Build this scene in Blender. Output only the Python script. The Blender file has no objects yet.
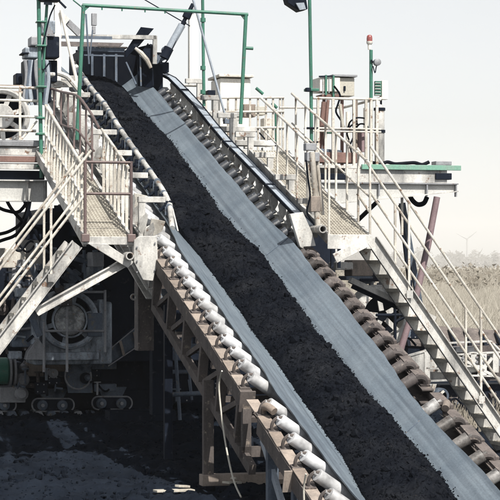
import bpy, bmesh, math, random
import numpy as np
from mathutils import Vector, Matrix, noise
random.seed(7)
rng = np.random.default_rng(7)
R = math.radians

# ------------------------------------------------------------------ camera, sky, sun, exposure
F, CX, HY, HC = 2000.0, 250.0, 266.0, 2.95        # focal length / horizon in photo pixels, eye height
scn = bpy.context.scene
cam_d = bpy.data.cameras.new('camera'); cam = bpy.data.objects.new('camera', cam_d)
scn.collection.objects.link(cam); scn.camera = cam
cam_d.sensor_width = 36; cam_d.lens = 36 * F / 500
cam_d.shift_y = (HY - 250) / 500
cam_d.clip_start = 0.5; cam_d.clip_end = 12000
cam.location = (0, 0, HC); cam.rotation_euler = (R(90), 0, 0)

SUN_AZ, SUN_EL = R(27), R(50)     # azimuth to the right of "behind the camera"
sd = Vector((math.sin(SUN_AZ) * math.cos(SUN_EL), -math.cos(SUN_AZ) * math.cos(SUN_EL), math.sin(SUN_EL)))
w = bpy.data.worlds.new('World'); scn.world = w; w.use_nodes = True
nt = w.node_tree; nt.nodes.clear()
sky = nt.nodes.new('ShaderNodeTexSky'); sky.sky_type = 'NISHITA'; sky.sun_disc = False
sky.sun_elevation = SUN_EL
sky.sun_rotation = math.atan2(sd.x, sd.y)
sky.dust_density = 0.85; sky.air_density = 1.0; sky.ozone_density = 1.0
hsv = nt.nodes.new('ShaderNodeHueSaturation'); hsv.inputs['Saturation'].default_value = 0.17
bg = nt.nodes.new('ShaderNodeBackground'); bg.inputs[1].default_value = 0.105
ow = nt.nodes.new('ShaderNodeOutputWorld')
nt.links.new(sky.outputs[0], hsv.inputs['Color']); nt.links.new(hsv.outputs[0], bg.inputs[0]); nt.links.new(bg.outputs[0], ow.inputs[0])
sl = bpy.data.lights.new('sun', 'SUN'); sl.energy = 5.0; sl.angle = R(0.6); sl.color = (1.0, 0.95, 0.87)
so = bpy.data.objects.new('sun', sl); scn.collection.objects.link(so)
so.rotation_euler = sd.to_track_quat('Z', 'Y').to_euler(); so.location = (20, -20, 40)
vs = scn.view_settings
scn.display_settings.display_device = 'sRGB'
vs.view_transform = 'Standard'; vs.look = 'None'; vs.exposure = 0.40; vs.gamma = 1.0; vs.use_curve_mapping = False
scn.cycles.use_denoising = True
scn.cycles.max_bounces = 6; scn.cycles.volume_bounces = 2
scn.cycles.use_adaptive_sampling = True; scn.cycles.adaptive_threshold = 0.02

# ------------------------------------------------------------------ machine frame: t = right of belt, h = along belt, z up
Pn = (2.83, 22.4, HC - 2.56); Pf = (-1.33, 38.1, HC + 2.82)     # two points of the belt's right edge
A = math.atan2(Pn[0] - Pf[0], Pf[1] - Pn[1])
EL = math.atan2(Pf[2] - Pn[2], math.hypot(Pn[0] - Pf[0], Pf[1] - Pn[1]))
ca, sa, ce, se = math.cos(A), math.sin(A), math.cos(EL), math.sin(EL)
H0 = -Pn[0] * sa + Pn[1] * ca; Z0 = Pn[2]
TC = Pn[0] * ca + Pn[1] * sa - 0.884
def V(*p): return Vector(p)
def B(s, t, n):                       # belt frame -> machine frame
    return V(TC + t, H0 + s * ce - (n - .384) * se, Z0 + s * se + (n - .384) * ce)
U = V(0, ce, se); N = V(0, -se, ce); T = V(1, 0, 0); H = V(0, 1, 0); Z = V(0, 0, 1)
def proj(p):
    X = p[0] * ca - p[1] * sa; Y = p[0] * sa + p[1] * ca
    return CX + F * X / Y, HY - F * (p[2] - HC) / Y
def pm(x, y, h):                      # photo pixel on the plane h = const
    k = (x - CX) / F; t = h * (sa + k * ca) / (ca - k * sa); Y = t * sa + h * ca
    return V(t, h, HC + (HY - y) / F * Y)
def pt(x, y, t):                      # photo pixel on the plane t = const
    k = (x - CX) / F; h = t * (ca - k * sa) / (sa + k * ca); Y = t * sa + h * ca
    return V(t, h, HC + (HY - y) / F * Y)
def s_at(y, t, n):                    # belt station whose point (t, n) sits at photo row y
    lo, hi = -4, 24
    for _ in range(40):
        m = (lo + hi) / 2
        if proj(B(m, t, n))[1] > y: lo = m
        else: hi = m
    return lo
def px(h, x=250):                     # metres per photo pixel on plane h near column x
    p = pm(x, 266, h); return (p[0] * sa + p[1] * ca) / F

# ------------------------------------------------------------------ mesh helpers
class MB:
    def __init__(s): s.v = []; s.f = []
    def add(s, vs, fs):
        o = len(s.v); s.v += [tuple(q) for q in vs]; s.f += [tuple(i + o for i in f) for f in fs]; return s
    def box(s, a, b):
        x0, x1 = sorted((a[0], b[0])); y0, y1 = sorted((a[1], b[1])); z0, z1 = sorted((a[2], b[2]))
        return s.add([(x, y, z) for z in (z0, z1) for y in (y0, y1) for x in (x0, x1)],
                     [(0, 2, 3, 1), (4, 5, 7, 6), (0, 1, 5, 4), (2, 6, 7, 3), (0, 4, 6, 2), (1, 3, 7, 5)])
    def bar(s, p, q, w, h=None, up=Z, off=(0, 0)):
        h = w if h is None else h
        p = Vector(p); q = Vector(q); d = (q - p).normalized(); up = Vector(up)
        if abs(d.dot(up)) > .98: up = V(0, 1, 0) if abs(d.y) < .9 else V(1, 0, 0)
        x = d.cross(up).normalized(); y = x.cross(d).normalized()
        P = []
        for c in (p, q):
            for i, j in ((-1, -1), (1, -1), (1, 1), (-1, 1)):
                P.append(c + x * (off[0] + i * w / 2) + y * (off[1] + j * h / 2))
        return s.add(P, [(0, 1, 2, 3), (7, 6, 5, 4), (0, 4, 5, 1), (1, 5, 6, 2), (2, 6, 7, 3), (3, 7, 4, 0)])
    def ibeam(s, p, q, w, h, up=Z, tf=.018):
        s.bar(p, q, w, tf, up, (0, h / 2 - tf / 2)); s.bar(p, q, w, tf, up, (0, -h / 2 + tf / 2))
        return s.bar(p, q, tf, h - 2 * tf, up)
    def channel(s, p, q, w, h, up=Z, side=1, tf=.018):
        s.bar(p, q, w, tf, up, (0, h / 2 - tf / 2)); s.bar(p, q, w, tf, up, (0, -h / 2 + tf / 2))
        return s.bar(p, q, tf, h - 2 * tf, up, (side * (w / 2 - tf / 2), 0))
    def tube(s, p, q, r, r2=None, n=10, caps=True):
        return s.path([p, q], [r, r if r2 is None else r2], n, caps)
    def path(s, pts, r, n=8, caps=True):
        pts = [Vector(p) for p in pts]
        if len(pts) >= 4 and not isinstance(r, (list, tuple)) and r <= .05 and (pts[0] - pts[-1]).length > 1e-4:   # hoses and cables bend smoothly
            q = [pts[0]] + pts + [pts[-1]]; out = []
            for i in range(1, len(q) - 2):
                for k in range(4):
                    u = k / 4; a, b, c, d = q[i - 1], q[i], q[i + 1], q[i + 2]
                    out.append(.5 * (2 * b + (c - a) * u + (2 * a - 5 * b + 4 * c - d) * u * u + (3 * b - a - 3 * c + d) * u ** 3))
            pts = out + [pts[-1]]
        m = len(pts)
        rr = r if isinstance(r, (list, tuple)) else [r] * m
        ref = None; P = []; Fc = []
        for i, c in enumerate(pts):
            d = (pts[min(i + 1, m - 1)] - pts[max(i - 1, 0)]).normalized()
            if ref is None:
                ref = Z if abs(d.z) < .9 else V(1, 0, 0)
            x = d.cross(ref).normalized(); y = x.cross(d).normalized(); ref = y
            P += [c + (x * math.cos(2 * math.pi * k / n) + y * math.sin(2 * math.pi * k / n)) * rr[i] for k in range(n)]
        for i in range(m - 1):
            for k in range(n):
                k2 = (k + 1) % n
                Fc.append((i * n + k, i * n + k2, (i + 1) * n + k2, (i + 1) * n + k))
        if caps: Fc.append(tuple(range(n))[::-1]); Fc.append(tuple((m - 1) * n + k for k in range(n)))
        return s.add(P, Fc)
    def prism(s, poly, d):            # closed planar polygon extruded by d
        n = len(poly); d = Vector(d); poly = [Vector(p) for p in poly]
        return s.add(poly + [p + d for p in poly],
                     [tuple(range(n))[::-1], tuple(range(n, 2 * n))] + [(i, (i + 1) % n, n + (i + 1) % n, n + i) for i in range(n)])
    def lathe(s, c, ax, prof, n=24):  # prof: (radius, along axis) list
        ax = Vector(ax).normalized(); ref = Z if abs(ax.z) < .9 else V(1, 0, 0)
        x = ax.cross(ref).normalized(); y = x.cross(ax).normalized(); c = Vector(c); P = []; Fc = []
        for (r, l) in prof:
            P += [c + ax * l + (x * math.cos(2 * math.pi * k / n) + y * math.sin(2 * math.pi * k / n)) * max(r, 1e-4) for k in range(n)]
        for i in range(len(prof) - 1):
            for k in range(n):
                k2 = (k + 1) % n
                Fc.append((i * n + k, i * n + k2, (i + 1) * n + k2, (i + 1) * n + k))
        return s.add(P, Fc)
    def base(s):
        v = np.array(s.v); return Vector(((v[:, 0].min() + v[:, 0].max()) / 2, (v[:, 1].min() + v[:, 1].max()) / 2, v[:, 2].min()))

COL = scn.collection
ROT = Matrix.Rotation(A, 4, 'Z')
def mesh_of(name, mb, mat, base, smooth=False):
    me = bpy.data.meshes.new(name)
    v = np.array(mb.v, dtype=float) - np.array(base)
    me.from_pydata(v.tolist(), [], mb.f)
    bm = bmesh.new(); bm.from_mesh(me); bmesh.ops.recalc_face_normals(bm, faces=bm.faces); bm.to_mesh(me); bm.free()
    me.materials.append(mat)
    if smooth:
        for p in me.polygons: p.use_smooth = True
        try: me.set_sharp_from_angle(angle=R(40))
        except Exception: pass
    return me
def tag(o, label, cat, group=None, kind=None):
    if label: o['label'] = label
    if cat: o['category'] = cat
    if group: o['group'] = group
    if kind: o['kind'] = kind
    return o
def thing(name, label, cat, base, group=None):
    o = bpy.data.objects.new(name, None); COL.objects.link(o)
    o.empty_display_size = .2
    o.location = ROT @ Vector(base); o.rotation_euler = (0, 0, A); o['mbase'] = tuple(base)
    return tag(o, label, cat, group)
def place(o, parent, base):
    COL.objects.link(o); base = Vector(base); o['mbase'] = tuple(base)
    if parent is None:
        o.location = ROT @ base; o.rotation_euler = (0, 0, A)
    else:
        o.parent = parent; o.location = base - Vector(parent['mbase'])
    return o
def part(parent, name, mb, mat, bevel=0.0, smooth=False, base=None):
    base = mb.base() if base is None else Vector(base)
    o = bpy.data.objects.new(name, mesh_of(name, mb, mat, base, smooth))
    place(o, parent, base)
    if bevel:
        m = o.modifiers.new('bevel', 'BEVEL'); m.width = bevel; m.segments = 2; m.limit_method = 'ANGLE'; m.angle_limit = R(50)
    return o
def again(o, parent, shift, name=None):   # copy one mesh object, sharing its mesh
    c = o.copy(); b = Vector(o['mbase']) + Vector(shift)
    if name: c.name = name
    COL.objects.link(c); c['mbase'] = tuple(b); c.parent = parent
    c.location = (b - Vector(parent['mbase'])) if parent else ROT @ b
    return c

# ------------------------------------------------------------------ materials
def sock(n, *names):
    for k in names:
        if k in n.inputs: return n.inputs[k]
def material(name, col, dirt=(.05, .045, .045), amt=.35, rough=.55, scale=2.5, metal=0.0, bump=.15, streak=True, second=None, amt2=.0, fine=40, spec=.5):
    m = bpy.data.materials.new(name); m.use_nodes = True; t = m.node_tree; L = t.links
    b = t.nodes['Principled BSDF']; b.inputs['Roughness'].default_value = rough; b.inputs['Metallic'].default_value = metal; b.inputs['Specular IOR Level'].default_value = spec
    g = t.nodes.new('ShaderNodeNewGeometry')
    mp = t.nodes.new('ShaderNodeMapping'); mp.inputs['Scale'].default_value = (1, 1, .35 if streak else 1)
    L.new(g.outputs['Position'], mp.inputs['Vector'])
    n1 = t.nodes.new('ShaderNodeTexNoise'); n1.inputs['Scale'].default_value = scale; n1.inputs['Detail'].default_value = 9; n1.inputs['Roughness'].default_value = .68
    L.new(mp.outputs[0], n1.inputs['Vector'])
    r1 = t.nodes.new('ShaderNodeValToRGB'); r1.color_ramp.elements[0].position = .56 - amt * .3; r1.color_ramp.elements[1].position = .78 - amt * .2
    r1.color_ramp.elements[0].color = (0, 0, 0, 1); v = min(1, amt * 1.6); r1.color_ramp.elements[1].color = (v, v, v, 1)
    L.new(n1.outputs[0], r1.inputs[0])
    mx = t.nodes.new('ShaderNodeMixRGB'); mx.inputs[1].default_value = (*col, 1); mx.inputs[2].default_value = (*dirt, 1)
    L.new(r1.outputs[0], mx.inputs[0]); last = mx.outputs[0]
    n2 = t.nodes.new('ShaderNodeTexNoise'); n2.inputs['Scale'].default_value = fine; n2.inputs['Detail'].default_value = 6
    L.new(g.outputs['Position'], n2.inputs['Vector'])
    if second:
        n3 = t.nodes.new('ShaderNodeTexNoise'); n3.inputs['Scale'].default_value = scale * 3.1; n3.inputs['Detail'].default_value = 8; n3.inputs['Roughness'].default_value = .7
        L.new(g.outputs['Position'], n3.inputs['Vector'])
        r3 = t.nodes.new('ShaderNodeValToRGB'); r3.color_ramp.elements[0].position = .62 - amt2 * .3; r3.color_ramp.elements[1].position = .68 - amt2 * .25
        L.new(n3.outputs[0], r3.inputs[0])
        m3 = t.nodes.new('ShaderNodeMixRGB'); m3.inputs[2].default_value = (*second, 1)
        L.new(r3.outputs[0], m3.inputs[0]); L.new(last, m3.inputs[1]); last = m3.outputs[0]
    mf = t.nodes.new('ShaderNodeMixRGB'); mf.blend_type = 'MULTIPLY'; mf.inputs[0].default_value = .5
    rf = t.nodes.new('ShaderNodeValToRGB'); rf.color_ramp.elements[0].position = .3; rf.color_ramp.elements[0].color = (.55, .55, .56, 1); rf.color_ramp.elements[1].position = .65
    L.new(n2.outputs[0], rf.inputs[0]); L.new(last, mf.inputs[1]); L.new(rf.outputs[0], mf.inputs[2])
    L.new(mf.outputs[0], b.inputs['Base Color'])
    if bump:
        bp = t.nodes.new('ShaderNodeBump'); bp.inputs['Strength'].default_value = bump; bp.inputs['Distance'].default_value = .01
        L.new(n2.outputs[0], bp.inputs['Height']); L.new(bp.outputs[0], b.inputs['Normal'])
    return m
RUST = (.13, .065, .04)
M = dict(
    white=material('white_paint', (.71, .70, .665), (.15, .15, .15), .62, .5, 1.9, second=(.18, .11, .075), amt2=.13),
    cream=material('cream_paint', (.72, .695, .63), (.25, .22, .185), .55, .5, 2.5, second=(.20, .115, .07), amt2=.17),
    cleanwhite=material('roller_shell', (.66, .68, .71), (.14, .145, .15), .55, .45, 5, streak=False),
    grey=material('grey_steel', (.30, .31, .33), (.10, .10, .11), .45, .5, 3, second=RUST, amt2=.05),
    bluegrey=material('galvanised_steel', (.36, .41, .47), (.16, .18, .21), .4, .45, 3),
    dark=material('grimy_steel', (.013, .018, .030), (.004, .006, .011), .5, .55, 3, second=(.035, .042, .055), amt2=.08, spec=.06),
    mid=material('dusty_steel', (.14, .172, .22), (.022, .03, .045), .5, .6, 3, spec=.15, second=(.2, .18, .15), amt2=.15),
    brown=material('weathered_brown_steel', (.135, .117, .110), (.05, .046, .046), .5, .75, 3, spec=.25, second=(.26, .22, .185), amt2=.12),
    railbrown=material('brown_rail_paint', (.16, .115, .11), (.06, .045, .045), .4, .5, 4),
    black=material('black_rubber', (.004, .006, .011), (.012, .015, .02), .4, .6, 5, spec=.05),
    green=material('green_paint', (.05, .19, .135), (.035, .075, .06), .4, .45, 4, second=(.15, .11, .085), amt2=.07),
    paleg=material('faded_green_paint', (.18, .38, .29), (.3, .33, .3), .4, .5, 4),
    pink=material('primer_pink_steel', (.27, .195, .21), (.13, .09, .1), .4, .6, 3),
    rust=material('rusty_steel', (.22, .13, .11), (.09, .05, .045), .5, .75, 4),
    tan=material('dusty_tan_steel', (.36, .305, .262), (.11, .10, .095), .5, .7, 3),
    grate=material('grating_steel', (.55, .52, .45), (.25, .22, .19), .45, .6, 5),
    red=material('beacon_red', (.30, .085, .08), (.18, .05, .05), .3, .25, 6),
    beige=material('beige_enclosure', (.50, .48, .42), (.3, .28, .24), .3, .5, 3),
    purple=material('brown_hatch', (.22, .15, .15), (.1, .07, .07), .4, .6, 3),
    worn=material('worn_roller', (.085, .079, .079), (.028, .028, .032), .5, .6, 5, spec=.3, second=(.2, .18, .165), amt2=.12),
    wornl=material('scuffed_roller', (.42, .42, .42), (.07, .068, .068), .62, .5, 6, streak=False, second=(.12, .09, .075), amt2=.1),
    trackbrown=material('dusty_track_steel', (.175, .152, .143), (.07, .062, .06), .5, .8, 4, spec=.2, second=(.28, .24, .21), amt2=.1),
    steelblue=material('worn_blue_steel', (.38, .435, .50), (.06, .075, .095), .62, .5, 5, spec=.4, second=(.16, .12, .09), amt2=.08),
    slate=material('dark_roller', (.055, .062, .075), (.02, .023, .03), .5, .45, 5, spec=.5, second=(.4, .4, .4), amt2=.05),
    hub=material('mottled_casting', (.60, .62, .62), (.13, .14, .15), .85, .6, 9, streak=False, second=(.2, .17, .14), amt2=.2),
    webgrey=material('pale_grey_steel', (.55, .55, .53), (.3, .3, .3), .35, .55, 2),
    pale=material('pale_paint', (.86, .83, .76), (.6, .55, .48), .3, .5, 2),
)
# rubber belt: dusty grey with fine lines along and faint bands across
def belt_mat():
    m = material('dusty_rubber_belt', (.135, .172, .212), (.195, .235, .275), .6, .55, 1.2, bump=.03, second=(.085, .095, .11), amt2=-.09)
    t = m.node_tree; L = t.links; b = t.nodes['Principled BSDF']
    old = b.inputs['Base Color'].links[0].from_socket
    tc = t.nodes.new('ShaderNodeTexCoord'); mp = t.nodes.new('ShaderNodeMapping'); mp.inputs['Scale'].default_value = (22, .25, .25)
    L.new(tc.outputs['Object'], mp.inputs[0])
    n = t.nodes.new('ShaderNodeTexNoise'); n.inputs['Scale'].default_value = 1.0; n.inputs['Detail'].default_value = 5; L.new(mp.outputs[0], n.inputs['Vector'])
    r = t.nodes.new('ShaderNodeValToRGB'); r.color_ramp.elements[0].position = .3; r.color_ramp.elements[0].color = (.55, .56, .58, 1); r.color_ramp.elements[1].position = .66; r.color_ramp.elements[1].color = (1.12, 1.12, 1.1, 1)
    L.new(n.outputs[0], r.inputs[0])
    mp2 = t.nodes.new('ShaderNodeMapping'); mp2.inputs['Scale'].default_value = (.6, 5, 5); L.new(tc.outputs['Object'], mp2.inputs[0])
    n2 = t.nodes.new('ShaderNodeTexNoise'); n2.inputs['Scale'].default_value = 1.0; n2.inputs['Detail'].default_value = 3; L.new(mp2.outputs[0], n2.inputs['Vector'])
    r2 = t.nodes.new('ShaderNodeValToRGB'); r2.color_ramp.elements[0].position = .35; r2.color_ramp.elements[0].color = (.93, .93, .94, 1); r2.color_ramp.elements[1].position = .6
    L.new(n2.outputs[0], r2.inputs[0])
    a1 = t.nodes.new('ShaderNodeMixRGB'); a1.blend_type = 'MULTIPLY'; a1.inputs[0].default_value = .85
    a2 = t.nodes.new('ShaderNodeMixRGB'); a2.blend_type = 'MULTIPLY'; a2.inputs[0].default_value = .8
    L.new(old, a1.inputs[1]); L.new(r.outputs[0], a1.inputs[2]); L.new(a1.outputs[0], a2.inputs[1]); L.new(r2.outputs[0], a2.inputs[2])
    L.new(a2.outputs[0], b.inputs['Base Color'])
    return m
def vary(m, lo, hi):
    t = m.node_tree; b = t.nodes['Principled BSDF']; old = b.inputs['Base Color'].links[0].from_socket
    oi = t.nodes.new('ShaderNodeObjectInfo'); r = t.nodes.new('ShaderNodeValToRGB'); r.color_ramp.elements[0].color = (*lo, 1); r.color_ramp.elements[1].color = (*hi, 1); t.links.new(oi.outputs['Random'], r.inputs[0])
    x = t.nodes.new('ShaderNodeMixRGB'); x.blend_type = 'MULTIPLY'; x.inputs[0].default_value = 1; t.links.new(old, x.inputs[1]); t.links.new(r.outputs[0], x.inputs[2]); t.links.new(x.outputs[0], b.inputs['Base Color'])
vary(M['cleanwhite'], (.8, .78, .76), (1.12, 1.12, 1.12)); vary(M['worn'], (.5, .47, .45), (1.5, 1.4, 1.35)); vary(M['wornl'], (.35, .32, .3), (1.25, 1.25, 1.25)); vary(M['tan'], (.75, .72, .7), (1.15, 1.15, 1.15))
M['belt'] = belt_mat()
M['coal'] = material('lignite', (.0046, .0057, .0084), (.0108, .0125, .016), .55, .75, 7, bump=.8, streak=False, second=(.048, .042, .038), amt2=-.07, fine=70)
_t = M['coal'].node_tree; _b = _t.nodes['Principled BSDF']; _old = _b.inputs['Base Color'].links[0].from_socket
_g = _t.nodes.new('ShaderNodeNewGeometry'); _n = _t.nodes.new('ShaderNodeTexNoise'); _n.inputs['Scale'].default_value = 1.7; _n.inputs['Detail'].default_value = 7; _t.links.new(_g.outputs['Position'], _n.inputs['Vector'])
_r = _t.nodes.new('ShaderNodeValToRGB'); _r.color_ramp.elements[0].position = .42; _r.color_ramp.elements[0].color = (.65, .74, .9, 1); _r.color_ramp.elements[1].position = .66; _r.color_ramp.elements[1].color = (1.55, 1.5, 1.45, 1); _t.links.new(_n.outputs[0], _r.inputs[0])
_m = _t.nodes.new('ShaderNodeMixRGB'); _m.blend_type = 'MULTIPLY'; _m.inputs[0].default_value = 1; _t.links.new(_old, _m.inputs[1]); _t.links.new(_r.outputs[0], _m.inputs[2]); _t.links.new(_m.outputs[0], _b.inputs['Base Color'])
M['coal'].node_tree.nodes['Principled BSDF'].inputs['Specular IOR Level'].default_value = .06
def ground_mat():
    m = material('coal_dirt', (.006, .0088, .0145), (.014, .0195, .030), .6, .9, 1.6, bump=.9, streak=False, fine=25)
    t = m.node_tree; L = t.links; b = t.nodes['Principled BSDF']; old = b.inputs['Base Color'].links[0].from_socket
    b.inputs['Specular IOR Level'].default_value = .05
    g = t.nodes.new('ShaderNodeNewGeometry'); sx = t.nodes.new('ShaderNodeSeparateXYZ'); L.new(g.outputs['Position'], sx.inputs[0])
    n = t.nodes.new('ShaderNodeTexNoise'); n.inputs['Scale'].default_value = .06; n.inputs['Detail'].default_value = 6; L.new(g.outputs['Position'], n.inputs['Vector'])
    ad = t.nodes.new('ShaderNodeMath'); ad.operation = 'MULTIPLY_ADD'; ad.inputs[1].default_value = 25; L.new(n.outputs[0], ad.inputs[0]); L.new(sx.outputs['Y'], ad.inputs[2])
    mr = t.nodes.new('ShaderNodeMapRange'); mr.inputs[1].default_value = 66; mr.inputs[2].default_value = 84; L.new(ad.outputs[0], mr.inputs[0])
    n2 = t.nodes.new('ShaderNodeTexNoise'); n2.inputs['Scale'].default_value = .35; n2.inputs['Detail'].default_value = 8; L.new(g.outputs['Position'], n2.inputs['Vector'])
    r2 = t.nodes.new('ShaderNodeValToRGB'); r2.color_ramp.elements[0].position = .35; r2.color_ramp.elements[0].color = (.20, .18, .14, 1); r2.color_ramp.elements[1].position = .65; r2.color_ramp.elements[1].color = (.36, .33, .265, 1)
    L.new(n2.outputs[0], r2.inputs[0])
    mx = t.nodes.new('ShaderNodeMixRGB'); L.new(mr.outputs[0], mx.inputs[0]); L.new(old, mx.inputs[1]); L.new(r2.outputs[0], mx.inputs[2]); L.new(mx.outputs[0], b.inputs['Base Color'])
    return m
M['ground'] = ground_mat()
M['crumb'] = material('coal_crumb', (.006, .009, .015), (.013, .0175, .027), .5, .9, 6, bump=.6, streak=False, spec=.05)
M['reed'] = material('dry_reed', (.37, .345, .295), (.23, .215, .185), .5, .8, .8, bump=0)
M['scrub'] = material('dry_scrub', (.25, .225, .185), (.16, .145, .12), .5, .9, .4, bump=0)
M['twig'] = material('bare_twig', (.22, .215, .205), (.16, .155, .145), .4, .9, .5, bump=0)

# ------------------------------------------------------------------ ground, field, wood
def fbm(x, y, z=0., o=5):
    return noise.fractal(Vector((x, y, z)), .9, 2.1, o)
def ground_z(X, Y):
    near = max(0., min(1., (Y - 25.2) / 3.)); far = max(0., min(1., (60 - Y) / 12))
    z = 0.
    if Y < 25.2: z -= min(1.6, (25.2 - Y) * .28)
    amp = far
    # low heaps and ruts left of the conveyor
    z += amp * (.12 * fbm(X * .55, Y * .55) + .05 * fbm(X * 2.3, Y * 2.3, 3))
    z += amp * (.10 * abs(fbm(X * 1.7, Y * 1.1, 12, 5)) + .06 * abs(fbm(X * 5, Y * 4, 9, 4)) + .030 * fbm(X * 13, Y * 13, 5, 4) + .09 * fbm(X * 2.0, Y * .5, 15, 4)) - amp * .06
    if X < 3:
        z += amp * .22 * math.exp(-((Y - 34.2 - .4 * fbm(X * .4, 1)) / 1.1) ** 2)
        z -= amp * .07 * math.exp(-((Y - 28.6) / .9) ** 2)
    return z
def axis(lo, hi, step, far_lo, far_hi, gro=1.25):
    a = list(np.arange(lo, hi, step)); s = step; x = a[-1]
    while x < far_hi: s *= gro; x += s; a.append(x)
    s = step; x = a[0]; pre = []
    while x > far_lo: s *= gro; x -= s; pre.append(x)
    return np.array(pre[::-1] + a)
gx = axis(-6.2, 8.2, .055, -4000, 4000); gy = axis(24.5, 44, .07, -30, 9000, 1.16)
gv = [(x, y, ground_z(x, y)) for y in gy for x in gx]; nx = len(gx)
gf = [(j * nx + i, j * nx + i + 1, (j + 1) * nx + i + 1, (j + 1) * nx + i) for j in range(len(gy) - 1) for i in range(nx - 1)]
me = bpy.data.meshes.new('ground'); me.from_pydata(gv, [], gf); me.materials.append(M['ground'])
for p in me.polygons: p.use_smooth = True
go = bpy.data.objects.new('ground', me); COL.objects.link(go); go['kind'] = 'structure'

def world_mesh(name, v, f, mat, base=(0, 0, 0)):
    me = bpy.data.meshes.new(name); me.from_pydata((np.array(v, dtype=float) - np.array(base)).tolist(), [], f); me.materials.append(mat)
    o = bpy.data.objects.new(name, me); o.location = base; COL.objects.link(o); return o
v = []; f = []
for i in range(140000):                  # dry reeds of the field
    Y = 62 + 260 * random.random() ** 1.6; X = Y * random.uniform(-.2, .25)
    if fbm(X * .12, Y * .05, 4, 3) < -.05 and random.random() < .75: continue
    hh = random.uniform(.5, 1.5) * (1 + max(0, Y - 110) / 130) * (1.0 + .35 * fbm(X * .1, Y * .05, 8, 3)); wd = random.uniform(.010, .042) * (1 + Y / 160); dx = random.gauss(0, .45) * hh; dy = random.gauss(0, .2); hh *= random.uniform(.35, .9)
    o = len(v); v += [(X - wd, Y, -.05), (X + wd, Y, -.05), (X + dx, Y + dy, hh)]; f.append((o, o + 1, o + 2))
tag(world_mesh('reed_grass', v, f, M['reed']), 'pale dry reeds covering the field beyond the machine', 'grass', kind='stuff')
v = []; f = []
for i in range(950):                    # far wood: bare crowns that read as one band
    Y = random.uniform(3000, 4200); X = Y * random.uniform(-.24, .26); th = random.uniform(13, 26) * (.8 + .5 * (fbm(X * .02, 3, 1, 3) + .5))
    o = len(v); v += [(X - .8, Y, 0), (X + .8, Y, 0), (X, Y, th)]; f.append((o, o + 1, o + 2))
    for k in range(70):
        a_ = random.uniform(0, 6.283); z_ = th * random.uniform(.1, 1); r_ = th * .38 * math.sin(min(3.14, max(.2, z_ / th * 2.9))) * random.random() ** .5
        x_ = X + r_ * math.cos(a_); y_ = Y + r_ * math.sin(a_); q = random.uniform(1.2, 3.6)
        o = len(v); v += [(x_, y_, z_), (x_ + random.gauss(0, q), y_, z_ + random.gauss(0, q)), (x_ + random.gauss(0, q), y_ + random.gauss(0, .3), z_ + q)]; f.append((o, o + 1, o + 2))
tag(world_mesh('distant_wood', v, f, M['twig']), 'far off bare trees fading into the haze', 'trees', kind='stuff')
v = []; f = []
for i in range(2200):                   # scrub at the back of the field
    Y = random.uniform(190, 520); X = Y * random.uniform(-.2, .26); bh = random.uniform(1.6, 3.7); br = random.uniform(.8, 2.4)
    for k in range(24):
        a_ = random.uniform(0, 6.283); q_ = random.random() ** .6; x_ = X + br * q_ * math.cos(a_); y_ = Y + br * q_ * math.sin(a_); z_ = bh * random.random() * (1.05 - .6 * q_); e_ = random.uniform(.12, .4)
        o = len(v); v += [(x_, y_, z_), (x_ + random.gauss(0, e_), y_, z_ + random.gauss(0, e_)), (x_ + random.gauss(0, e_), y_ + random.gauss(0, .2), z_ + e_)]; f.append((o, o + 1, o + 2))
tag(world_mesh('scrub', v, f, M['scrub']), 'grey brown leafless scrub along the back of the field', 'scrub', kind='stuff')
# small wind turbine far behind
tb = Vector((4500 * (467 - 250) / F, 4500., 0)); hubz = HC + (266 - 239) / F * 4500
wt = bpy.data.objects.new('wind_turbine', None); wt.location = tb; COL.objects.link(wt); tag(wt, 'tiny pale wind turbine far off above the field', 'wind turbine')
def wpart(parent, name, mb, mat, smooth=True):
    o = bpy.data.objects.new(name, mesh_of(name, mb, mat, (0, 0, 0), smooth)); COL.objects.link(o); o.parent = parent; return o
wpart(wt, 'mast', MB().tube((0, 0, 0), (0, 0, hubz), 2.0, 1.3), M['grey'])
wpart(wt, 'nacelle', MB().bar((0, -3, hubz), (0, 6, hubz), 4, 4), M['grey'])
for ang in (38, 152, 268):
    d = V(math.cos(R(ang)), 0, math.sin(R(ang)))
    wpart(wt, 'blade', MB().path([V(0, -1.4, hubz), V(0, -1.4, hubz) + d * 7, V(0, -1.4, hubz) + d * 27], [1, 1.7, .5], 6), M['grey'])

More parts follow.
